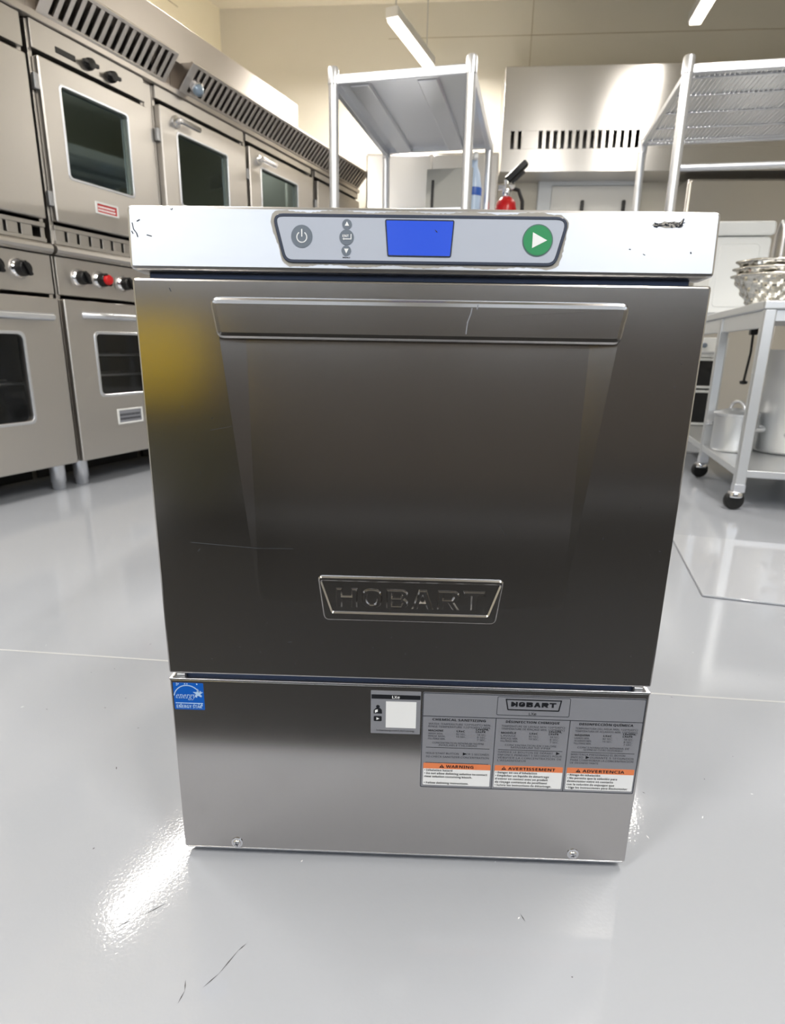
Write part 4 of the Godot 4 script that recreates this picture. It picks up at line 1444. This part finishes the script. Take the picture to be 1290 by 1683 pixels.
	for i in 4:
		s = S()
		lathe(s, [Vector2(0.02, 0), Vector2(0.018, 0.02), Vector2(0, 0.022)], 14, along(Vector3(0.08 + i * 0.1, 0.74, 0.005), Vector3(0, 0, 1)))
		part(k, "knob", s, M.button_gray)
	s = S()
	bar_handle(k, 0.08, 0.48, 0.685, 0.005, 0.03, 0.01)
	for e in [[0.40, 0.64], [0.1, 0.385]]:
		s = S()
		plate_with_hole(s, rr(0.01, e[0], 0.55, e[1], 0.01, 3), rr(0.05, e[0] + 0.02, 0.5, e[1] - 0.02, 0.01, 3), 0.0, 0.02, 0.003)
		var od := part(k, "oven_door", s, M.white_enamel)
		s = S()
		rbox(s, Vector3(0.045, e[0] + 0.015, 0.0), Vector3(0.505, e[1] - 0.015, 0.012), 0.001)
		part(od, "oven_window", s, M.black_plastic)
	for p in [Vector2(0.06, -0.05), Vector2(0.5, -0.05), Vector2(0.06, -0.25), Vector2(0.5, -0.25)]:
		s = S()
		rod(s, Vector3(p.x, 0, p.y), Vector3(p.x, 0.065, p.y), 0.02)
		part(k, "foot", s, M.rubber)


# ---------------------------------------------------------------- racks
func rack_post(parent: Node, p: Vector3, h: float, r := 0.022) -> void:
	var s := S()
	lathe(s, [Vector2(0, 0.01), Vector2(r, 0.01), Vector2(r, h - 0.07), Vector2(r * 1.12, h - 0.068), Vector2(r * 1.12, h - 0.008), Vector2(r * 0.95, h), Vector2(0, h + 0.003)], 18, Transform3D(Basis.IDENTITY, p))
	var o := part(parent, "post", s, M.rack_steel)
	s = S()
	lathe(s, [Vector2(0, 0), Vector2(r * 1.3, 0), Vector2(r * 1.3, 0.02), Vector2(r, 0.03)], 16, Transform3D(Basis.IDENTITY, p))
	part(o, "foot_cap", s, M.rubber)


func racks() -> void:
	# rack with a solid channelled top shelf
	var a := thing("shelf_rack", "steel rack with a solid channelled top shelf seen from below", "rack", Vector3(-0.3, 0, -3.09), deg_to_rad(-13.0))
	var w := 0.62
	var dp := 1.0
	for p in [Vector3(0, 0, 0), Vector3(w, 0, 0), Vector3(0, 0, -dp), Vector3(w, 0, -dp)]:
		rack_post(a, p, 1.885 if p.z == 0.0 else 1.86)
	var s := S()
	rbox(s, Vector3(-0.005, 1.838, -dp - 0.015), Vector3(w + 0.005, 1.846, 0.0), 0.002)
	var sh := part(a, "top_shelf", s, M.rack_steel)
	for z in [0.0, -dp]:
		s = S()
		rbox(s, Vector3(0.015, 1.815, z - 0.012), Vector3(w - 0.015, 1.855, z + 0.012), 0.005)
		part(sh, "front_rail" if z == 0.0 else "rear_rail", s, M.rack_steel)
	for x in [0.0, w]:
		s = S()
		rbox(s, Vector3(x - 0.014, 1.80, -dp), Vector3(x + 0.014, 1.856, 0.0), 0.004)
		part(sh, "side_rail", s, M.rack_steel)
	for x in [0.07, 0.38]:
		s = S()
		rbox(s, Vector3(x, 1.812, -dp + 0.02), Vector3(x + 0.09, 1.84, -0.02), 0.006)
		part(sh, "stiffening_channel", s, M.rack_steel)
	for y in [1.27, 0.3]:
		s = S()
		rbox(s, Vector3(-0.005, y, -dp - 0.01), Vector3(w + 0.005, y + 0.03, 0.01), 0.004)
		part(a, "shelf", s, M.rack_steel)
	# things on that rack
	var bx := a.transform
	var b := thing("board", "grey board leaning on the rack shelf beside the extinguisher", "board", bx * Vector3(0.3, 1.30, -0.72), deg_to_rad(-12))
	s = S()
	rbox(s, Vector3(0, 0.0, -0.006), Vector3(0.26, 0.36, 0.006), 0.003, Transform3D(Basis(Vector3(0, 0, 1), 0.0) * Basis(Vector3.RIGHT, -0.12), Vector3(0, 0.001, 0)))
	part(b, "panel", s, M.board_gray)
	s = S()
	rbox(s, Vector3(0.03, 0.06, 0.006), Vector3(0.045, 0.3, 0.012), 0.002, Transform3D(Basis(Vector3.RIGHT, -0.12), Vector3(0, 0.001, 0)))
	part(b, "edge_strip", s, M.black_plastic)
	var sp := thing("spray_bottle", "pale blue spray bottle with a blue band on the rack beside the board", "bottle", bx * Vector3(0.55, 1.30, -0.9))
	s = S()
	lathe(s, [Vector2(0, 0), Vector2(0.045, 0), Vector2(0.048, 0.01), Vector2(0.048, 0.28), Vector2(0.035, 0.36), Vector2(0.018, 0.4), Vector2(0.018, 0.43), Vector2(0, 0.43)], 22)
	part(sp, "bottle_body", s, M.bottle_plastic)
	s = S()
	lathe(s, [Vector2(0.0485, 0.24), Vector2(0.0492, 0.245), Vector2(0.0492, 0.28), Vector2(0.0485, 0.283)], 22)
	part(sp, "band", s, M.blue_band)
	s = S()
	rbox(s, Vector3(-0.014, 0.425, -0.02), Vector3(0.014, 0.46, 0.06), 0.006)
	rbox(s, Vector3(-0.006, 0.37, 0.03), Vector3(0.006, 0.43, 0.045), 0.004, Transform3D(Basis(Vector3.RIGHT, -0.2), Vector3.ZERO))
	part(sp, "trigger_head", s, M.white_plastic)
	var ex := thing("fire_extinguisher", "red fire extinguisher with a black lever hanging on the rack post", "extinguisher", bx * Vector3(w + 0.118, -0.04, -dp + 0.02), deg_to_rad(-15))
	s = S()
	lathe(s, [Vector2(0, 1.18), Vector2(0.055, 1.185), Vector2(0.062, 1.2), Vector2(0.062, 1.52), Vector2(0.055, 1.56), Vector2(0.032, 1.585), Vector2(0.022, 1.59), Vector2(0, 1.59)], 24)
	var body := part(ex, "cylinder", s, M.red_paint)
	s = S()
	rbox(s, Vector3(-0.1, 1.36, -0.02), Vector3(-0.055, 1.39, 0.02), 0.002)
	lathe(s, [Vector2(0.0625, 1.36), Vector2(0.066, 1.36), Vector2(0.066, 1.39), Vector2(0.0625, 1.39)], 24)
	part(ex, "bracket", s, M.shelf_steel)
	s = S()
	lathe(s, [Vector2(0.02, 1.585), Vector2(0.028, 1.595), Vector2(0.028, 1.635), Vector2(0.018, 1.65), Vector2(0.018, 1.68), Vector2(0, 1.685)], 16)
	rbox(s, Vector3(-0.05, 1.625, -0.014), Vector3(0.05, 1.655, 0.014), 0.004)
	part(ex, "valve", s, M.chrome)
	s = S()
	var tl := Transform3D(Basis(Vector3(0, 0, 1), 0.72), Vector3(0.0, 1.665, 0))
	rbox(s, Vector3(0.0, -0.012, -0.02), Vector3(0.15, 0.03, 0.02), 0.01, tl)
	rbox(s, Vector3(0.02, -0.03, -0.012), Vector3(0.11, -0.015, 0.012), 0.004, tl)
	part(ex, "lever", s, M.black_plastic)
	s = S()
	tube(s, [Vector3(0.03, 1.635, 0.0), Vector3(0.07, 1.62, 0.01), Vector3(0.095, 1.56, 0.01), Vector3(0.1, 1.45, 0.0), Vector3(0.085, 1.3, 0.0)], 0.011, 10)
	part(ex, "hose", s, M.rubber)

	# rack with a perforated top shelf
	var c := thing("perforated_rack", "steel rack with a dark perforated top shelf and a mid rail", "rack", Vector3(1.235, 0, -2.97), deg_to_rad(-11))
	w = 1.36
	dp = 0.93
	for p in [Vector3(0, 0, 0), Vector3(w, 0, 0), Vector3(0, 0, -dp), Vector3(w, 0, -dp)]:
		rack_post(c, p, 1.905 if p.z == 0.0 else 1.86)
	s = S()
	rbox(s, Vector3(0.015, 1.835, -0.012), Vector3(w - 0.015, 1.872, 0.012), 0.006)
	part(c, "front_rail", s, M.rack_steel)
	s = S()
	rbox(s, Vector3(0.015, 1.83, -dp - 0.012), Vector3(w - 0.015, 1.856, -dp + 0.012), 0.005)
	part(c, "rear_rail", s, M.rack_steel)
	for x in [0.0, w]:
		s = S()
		rbox(s, Vector3(x - 0.012, 1.826, -dp), Vector3(x + 0.012, 1.856, 0), 0.004)
		part(c, "side_rail", s, M.rack_steel)
	# top shelf: closely set strips of the grating, front to back, on cross bars
	s = S()
	var x := 0.02
	var n := 0
	var strip: MeshInstance3D = null
	var gr := S()
	for z in [-0.05, -0.25, -0.47, -0.69, -0.88]:
		rbox(gr, Vector3(0.01, 1.834, z - 0.008), Vector3(w - 0.01, 1.842, z + 0.008), 0.002)
	var g := part(c, "top_shelf", gr, M.rack_steel)
	rbox(s, Vector3(0, 1.842, -dp), Vector3(0.017, 1.85, 0.0), 0.002)
	while x < w - 0.03:
		if strip == null:
			strip = part(g, "grating_strip", s, M.rack_steel)
			strip.position.x = x
		else:
			copy_part(g, strip, Vector3(x, 0, 0))
		x += 0.0205
		n += 1
	s = S()
	rod(s, Vector3(0.02, 1.475, 0.0), Vector3(w - 0.02, 1.475, 0.0), 0.014)
	part(c, "mid_rail", s, M.rack_steel)


# ---------------------------------------------------------------- prep table and what is on it
func caster(parent: Node, p: Vector3, r := 0.043) -> void:
	var s := S()
	lathe(s, [Vector2(0, -0.016), Vector2(r * 0.9, -0.016), Vector2(r, -0.01), Vector2(r, 0.01), Vector2(r * 0.9, 0.016), Vector2(0, 0.016)], 22, along(p + Vector3(-0.012, r, 0.008), Vector3(0.25, 0, 0.97)))
	var c := part(parent, "caster", s, M.rubber)
	s = S()
	lathe(s, [Vector2(r * 0.75, r * 1.35), Vector2(r * 0.8, r * 1.5), Vector2(r * 0.65, r * 1.9), Vector2(0, r * 2.1)], 20, Transform3D(Basis.IDENTITY, p + Vector3(-0.012, 0, 0.008)))
	part(c, "caster_hood", s, M.chrome)


func prep_table() -> void:
	var turn := deg_to_rad(-15.5)
	var t := thing("prep_table", "wheeled stainless prep table with a lower shelf beside the dishwasher", "table", Vector3(1.56, 0, -2.62), turn)
	var w := 0.75
	var l := 1.75
	var s := S()
	rbox(s, Vector3(-0.03, 0.862, -l), Vector3(w, 0.898, 0.03), 0.006)
	part(t, "tabletop", s, M.aluminium)
	for e in [[Vector3(-0.012, 0.79, -l + 0.03), Vector3(0.012, 0.862, 0.0)], [Vector3(w - 0.045, 0.79, -l + 0.03), Vector3(w - 0.02, 0.862, 0.0)], [Vector3(0.0, 0.815, -0.012), Vector3(w - 0.03, 0.862, 0.012)]]:
		s = S()
		rbox(s, e[0], e[1], 0.003)
		part(t, "apron", s, M.aluminium)
	for z in [0.0, -0.74, -l + 0.08]:
		for x in [0.0, w - 0.04]:
			s = S()
			rbox(s, Vector3(x - 0.023, 0.08, z - 0.023), Vector3(x + 0.023, 0.864, z + 0.023), 0.006)
			var leg := part(t, "leg", s, M.aluminium)
			s = S()
			rbox(s, Vector3(x - 0.0245, 0.08, z - 0.0245), Vector3(x + 0.0245, 0.12, z + 0.0245), 0.004)
			part(leg, "leg_collar", s, M.rack_steel)
			caster(t, Vector3(x, 0, z))
	s = S()
	rbox(s, Vector3(-0.02, 0.15, -l + 0.06), Vector3(w - 0.02, 0.185, 0.02), 0.005)
	part(t, "lower_shelf", s, M.aluminium)

	var bx := t.transform
	# pot with lid on the lower shelf
	pot("lidded_pot", "pale aluminium pot with a lid and side handle on the table's lower shelf", bx * Vector3(0.085, 0.185, -0.56), turn - 0.9, 0.1, 0.19, true, "aluminium")
	pot("stock_pot", "large grey stock pot without lid on the table's lower shelf", bx * Vector3(0.375, 0.185, -0.62), turn + PI / 2, 0.18, 0.52, false, "aluminium")
	pot("small_pot", "dull steel pot near the front of the table's lower shelf", bx * Vector3(0.33, 0.185, -0.15), turn, 0.085, 0.21, false, "shelf_steel")
	# ladle hanging from the table
	var la := thing("ladle", "thin black ladle hanging under the table", "ladle", bx * Vector3(0.26, 0.79, -1.19), turn)
	s = S()
	rbox(s, Vector3(-0.02, 0.0, -0.02), Vector3(0.02, 0.072, 0.02), 0.004)
	part(la, "hanger_hook", s, M.black_plastic)
	s = S()
	tube(s, [Vector3(0, 0.01, 0), Vector3(0.004, -0.1, 0), Vector3(-0.01, -0.27, 0.01)], 0.007, 8)
	lathe(s, [Vector2(0, -0.29), Vector2(0.02, -0.285), Vector2(0.024, -0.27), Vector2(0, -0.262)], 14, Transform3D(Basis.IDENTITY, Vector3(-0.01, 0, 0.01)))
	part(la, "handle", s, M.black_plastic)

	# hammered metal tray stack on the table
	for i in 3:
		var b := thing("hammered_basket", ["hammered silver basket at the bottom of the stack on the prep table", "hammered silver basket in the middle of the stack on the prep table", "hammered silver basket on top of the stack on the prep table"][i], "basket", bx * Vector3(0.085, 0.898 + i * 0.028, -0.29), turn + deg_to_rad(10 + i * 9), "hammered baskets on the prep table")
		s = S()
		hammered_bowl(s, 0.11, 0.185, 0.125)
		part(b, "bowl", s, M.hammered)
		s = S()
		var pts := []
		for k in 9:
			var a := TAU * k / 8.0 + PI / 8
			pts.append(Vector3(cos(a) * 0.187, 0.125, sin(a) * 0.187 * 0.8))
		tube(s, pts, 0.006, 8)
		part(b, "rim", s, M.hammered)
	# white box appliance on the far half of the table
	var wb := thing("white_bin", "white plastic ingredient bin with rounded lid on the prep table", "bin", Vector3(1.86, 0.898, -3.78), deg_to_rad(-9))
	s = S()
	pad(s, rr(0.0, 0.0, 0.31, 0.44, 0.03, 5), [[0.008, -0.3], [0.0, -0.29], [0.0, -0.012], [0.004, -0.003], [0.012, 0.0]], true, Transform3D.IDENTITY, true)
	part(wb, "tub", s, M.white_plastic)
	s = S()
	pad(s, rr(-0.008, 0.445, 0.318, 0.52, 0.025, 5), [[0.008, -0.31], [0.0, -0.3], [0.0, 0.004], [0.004, 0.01], [0.012, 0.013]], true, Transform3D.IDENTITY, true)
	part(wb, "lid", s, M.white_plastic)
	s = S()
	pad(s, rr(0.03, 0.05, 0.25, 0.4, 0.03, 5), [[0.0, 0.0], [0.0, 0.003], [0.004, 0.006]], true)
	part(wb, "front_panel", s, M.white_plastic)
	s = S()
	rbox(s, Vector3(-0.01, 0.0, -0.305), Vector3(0.32, 0.02, 0.008), 0.004)
	part(wb, "base_rim", s, M.shelf_steel)


func hammered_bowl(s: SurfaceTool, r0: float, r1: float, h: float) -> void:
	# eight-sided flared basket with dimples, open on top
	var nu := 96
	var nv := 14
	var P := func(u: int, v: int, k: float) -> Vector3:
		var a := TAU * u / nu
		var t := float(v) / nv
		var seg := fposmod(a + PI / 8, PI / 4) - PI / 8
		var oct := cos(PI / 8) / cos(seg)
		var r := lerpf(r0, r1, t) * oct
		var b := sin(u * PI / 4.0) * sin(v * PI / 2.5 + floorf(u / 4.0) * 1.3) * 0.006
		r += (b + k) * (1.0 if v > 0 and v < nv else 0.0)
		return Vector3(cos(a) * r, h * t, sin(a) * r * 0.8)
	for side in 2:
		var k := 0.0 if side == 0 else -0.004
		for u in nu:
			for v in nv:
				var a: Vector3 = P.call(u, v, k)
				var b: Vector3 = P.call(u + 1, v, k)
				var c: Vector3 = P.call(u + 1, v + 1, k)
				var d: Vector3 = P.call(u, v + 1, k)
				var n := (c - a).cross(d - b).normalized()
				var o := Vector3(a.x, 0, a.z) * (1.0 if side == 0 else -1.0)
				if n.dot(o) < 0:
					n = -n
				quad(s, a, b, c, d, n)
	for u in nu:
		tri(s, Vector3(0, 0.0, 0), P.call(u, 0, 0.0), P.call(u + 1, 0, 0.0), UPV, UPV, UPV)


func pot(called: String, label: String, at: Vector3, turn: float, r: float, h: float, lid: bool, m: String) -> void:
	var p := thing(called, label, "pot", at, turn)
	var s := S()
	lathe(s, [Vector2(0, 0.0), Vector2(r * 0.9, 0), Vector2(r * 0.97, 0.006), Vector2(r, 0.02), Vector2(r, h - 0.008), Vector2(r * 1.04, h - 0.006), Vector2(r * 1.04, h), Vector2(r * 0.97, h), Vector2(r * 0.97, 0.012), Vector2(0, 0.01)], 40)
	part(p, "pot_body", s, M[m])
	for sx in [-1, 1]:
		s = S()
		var pts := []
		for k in 13:
			var a := PI * k / 12.0
			pts.append(Vector3(sx * (r * 0.99 + 0.045 * sin(a)), h * 0.72 - 0.012 * sin(a), 0.06 * cos(a)))
		tube(s, pts, 0.01, 8)
		part(p, "side_handle", s, M.rack_steel)
	if lid:
		s = S()
		lathe(s, [Vector2(r * 1.06, h), Vector2(r * 1.07, h + 0.008), Vector2(r * 0.98, h + 0.014), Vector2(r * 0.5, h + 0.028), Vector2(0, h + 0.034)], 40)
		var l := part(p, "lid", s, M[m])
		s = S()
		tube(s, arc_pts(Vector3(0, h + 0.028, 0), Vector3.RIGHT, UPV, 0.04, 0, 180, 10), 0.008, 8)
		part(l, "lid_handle", s, M.rack_steel)


# ---------------------------------------------------------------- what the steel mirrors, behind the camera
func behind_camera() -> void:
	var c := thing("counter", "dark-fronted island counter with a steel top facing the dishwasher", "counter", Vector3(0, 0, 1.55))
	var s := S()
	rbox(s, Vector3(-2.2, 0.1, 0.03), Vector3(2.2, 0.86, 0.7), 0.004)
	part(c, "carcass", s, M.counter_front)
	s = S()
	rbox(s, Vector3(-2.22, 0.86, -0.01), Vector3(2.22, 0.9, 0.72), 0.006)
	part(c, "worktop", s, M.shelf_steel)
	s = S()
	rbox(s, Vector3(-2.15, 0.0, 0.09), Vector3(2.15, 0.101, 0.66), 0.003)
	part(c, "plinth", s, M.rubber)
	for i in 6:
		s = S()
		var x := -2.18 + i * 0.728
		pad(s, rr(x, 0.12, x + 0.716, 0.84, 0.006, 3), [[0.0, 0.0], [0.0, 0.016], [0.003, 0.019]], true, Transform3D(Basis(UPV, PI), Vector3(0, 0, 0.03)))
		var d := part(c, "cabinet_door", s, M.counter_front)
		s = S()
		rod(s, Vector3(-x - 0.5, 0.78, -0.02), Vector3(-x - 0.216, 0.78, -0.02), 0.007)
		for e in [-x - 0.48, -x - 0.236]:
			rod(s, Vector3(e, 0.78, -0.02), Vector3(e, 0.78, 0.014), 0.005)
		part(d, "handle", s, M.shelf_steel)
	var u := thing("sideboard", "long dark storage cabinet under the tall windows", "cabinet", Vector3(0, 0, WIN_Z - 0.02))
	s = S()
	rbox(s, Vector3(-3.7, 0.08, -0.42), Vector3(3.6, 1.3, 0.0), 0.005)
	part(u, "carcass", s, M.counter_front)
	for i in 10:
		s = S()
		var x := -3.58 + i * 0.728
		pad(s, rr(x, 0.1, x + 0.716, 1.28, 0.006, 3), [[0.0, 0.0], [0.0, 0.016], [0.003, 0.019]], true, Transform3D(Basis(UPV, PI), Vector3(0, 0, -0.42)))
		part(u, "cabinet_door", s, M.counter_front)
	s = S()
	rbox(s, Vector3(-3.6, 0.0, -0.36), Vector3(3.5, 0.081, -0.04), 0.003)
	part(u, "plinth", s, M.rubber)
	var m := thing("floor_mat", "black rubber floor mat in front of the dark counter", "mat", Vector3(0, 0, 0))
	s = S()
	pad(s, rr(-1.1, -1.45, 2.7, 0.435, 0.04, 5), [[0.0, 0.0], [0.012, 0.009]], true, Transform3D(Basis(Vector3.RIGHT, -PI / 2), Vector3.ZERO))
	part(m, "mat_body", s, M.rubber)
	for i in 17:
		s = S()
		rbox(s, Vector3(-1.05, 0.0088, -0.39 + i * 0.108), Vector3(2.65, 0.0112, -0.36 + i * 0.108), 0.001)
		part(m, "rib", s, M.rubber)
	# yellow mop bucket
	var b := thing("mop_bucket", "wheeled olive mop bucket with a yellow wringer by the dark counter", "bucket", Vector3(-0.95, 0, 1.0), 0.3)
	s = S()
	pad(s, rr(-0.24, -0.16, 0.24, 0.16, 0.06, 5), [[0.05, 0.09], [0.0, 0.42], [-0.012, 0.43], [-0.012, 0.445], [0.008, 0.445], [0.05, 0.11]], true, Transform3D(Basis(Vector3.RIGHT, -PI / 2), Vector3.ZERO), true)
	part(b, "bucket_tub", s, M.bucket_olive)
	s = S()
	pad(s, rr(-0.2, -0.15, 0.06, 0.15, 0.03, 4), [[0.04, 0.45], [0.0, 0.58], [0.0, 0.79], [0.008, 0.79], [0.02, 0.6]], true, Transform3D(Basis(Vector3.RIGHT, -PI / 2), Vector3.ZERO), true)
	part(b, "wringer", s, M.yellow_plastic)
	s = S()
	tube(s, [Vector3(-0.08, 0.7, 0.16), Vector3(-0.04, 0.82, 0.17), Vector3(0.02, 0.95, 0.17)], 0.014, 10)
	part(b, "lever", s, M.shelf_steel)
	for p in [Vector3(-0.18, 0, -0.1), Vector3(0.18, 0, -0.1), Vector3(-0.18, 0, 0.1), Vector3(0.18, 0, 0.1)]:
		caster(b, p + Vector3(0.012, 0.009, -0.008))


func floor_details() -> void:
	# thin smooth plate on the floor to the right
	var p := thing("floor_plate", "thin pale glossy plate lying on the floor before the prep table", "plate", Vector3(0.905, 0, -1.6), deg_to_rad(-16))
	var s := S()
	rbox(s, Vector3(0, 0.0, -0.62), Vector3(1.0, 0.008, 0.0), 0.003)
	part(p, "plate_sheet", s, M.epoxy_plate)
	# scuffs and fine cracks in the coating
	var fl := get_node("floor")
	var dark := S()
	var pale := S()
	var lines := [[-0.2, -0.49, -0.187, -0.505], [-0.187, -0.505, -0.172, -0.532], [-0.172, -0.532, -0.165, -0.54], [-0.222, -0.473, -0.219, -0.486], [-0.219, -0.486, -0.222, -0.497], [-0.3, -0.575, -0.278, -0.592], [-0.325, -0.56, -0.312, -0.568], [0.17, -0.585, 0.174, -0.575]]
	for e in lines:
		ground_mark(dark, Vector2(e[0], e[1]), Vector2(e[2], e[3]), 0.0006)
	for i in 60:
		var x := rng.randf_range(-0.9, 0.9)
		var z := rng.randf_range(-1.3, -0.45)
		var a := rng.randf_range(0, TAU)
		var q := Vector2(x, z)
		ground_mark(dark if i % 3 else pale, q, q + Vector2(cos(a), sin(a)) * rng.randf_range(0.0008, 0.006), rng.randf_range(0.0004, 0.0011))
	part(fl, "scuff_marks", dark, M.scuff, "stuff")
	part(fl, "pale_marks", pale, M.light_scuff, "stuff")


func ground_mark(s: SurfaceTool, a: Vector2, b: Vector2, w: float) -> void:
	var d := (b - a).normalized() * w
	var n := Vector2(-d.y, d.x)
	var f := func(p: Vector2) -> Vector3: return Vector3(p.x, 0.0003, p.y)
	quad(s, f.call(a - d), f.call((a + b) / 2 - n), f.call(b + d), f.call((a + b) / 2 + n), UPV)
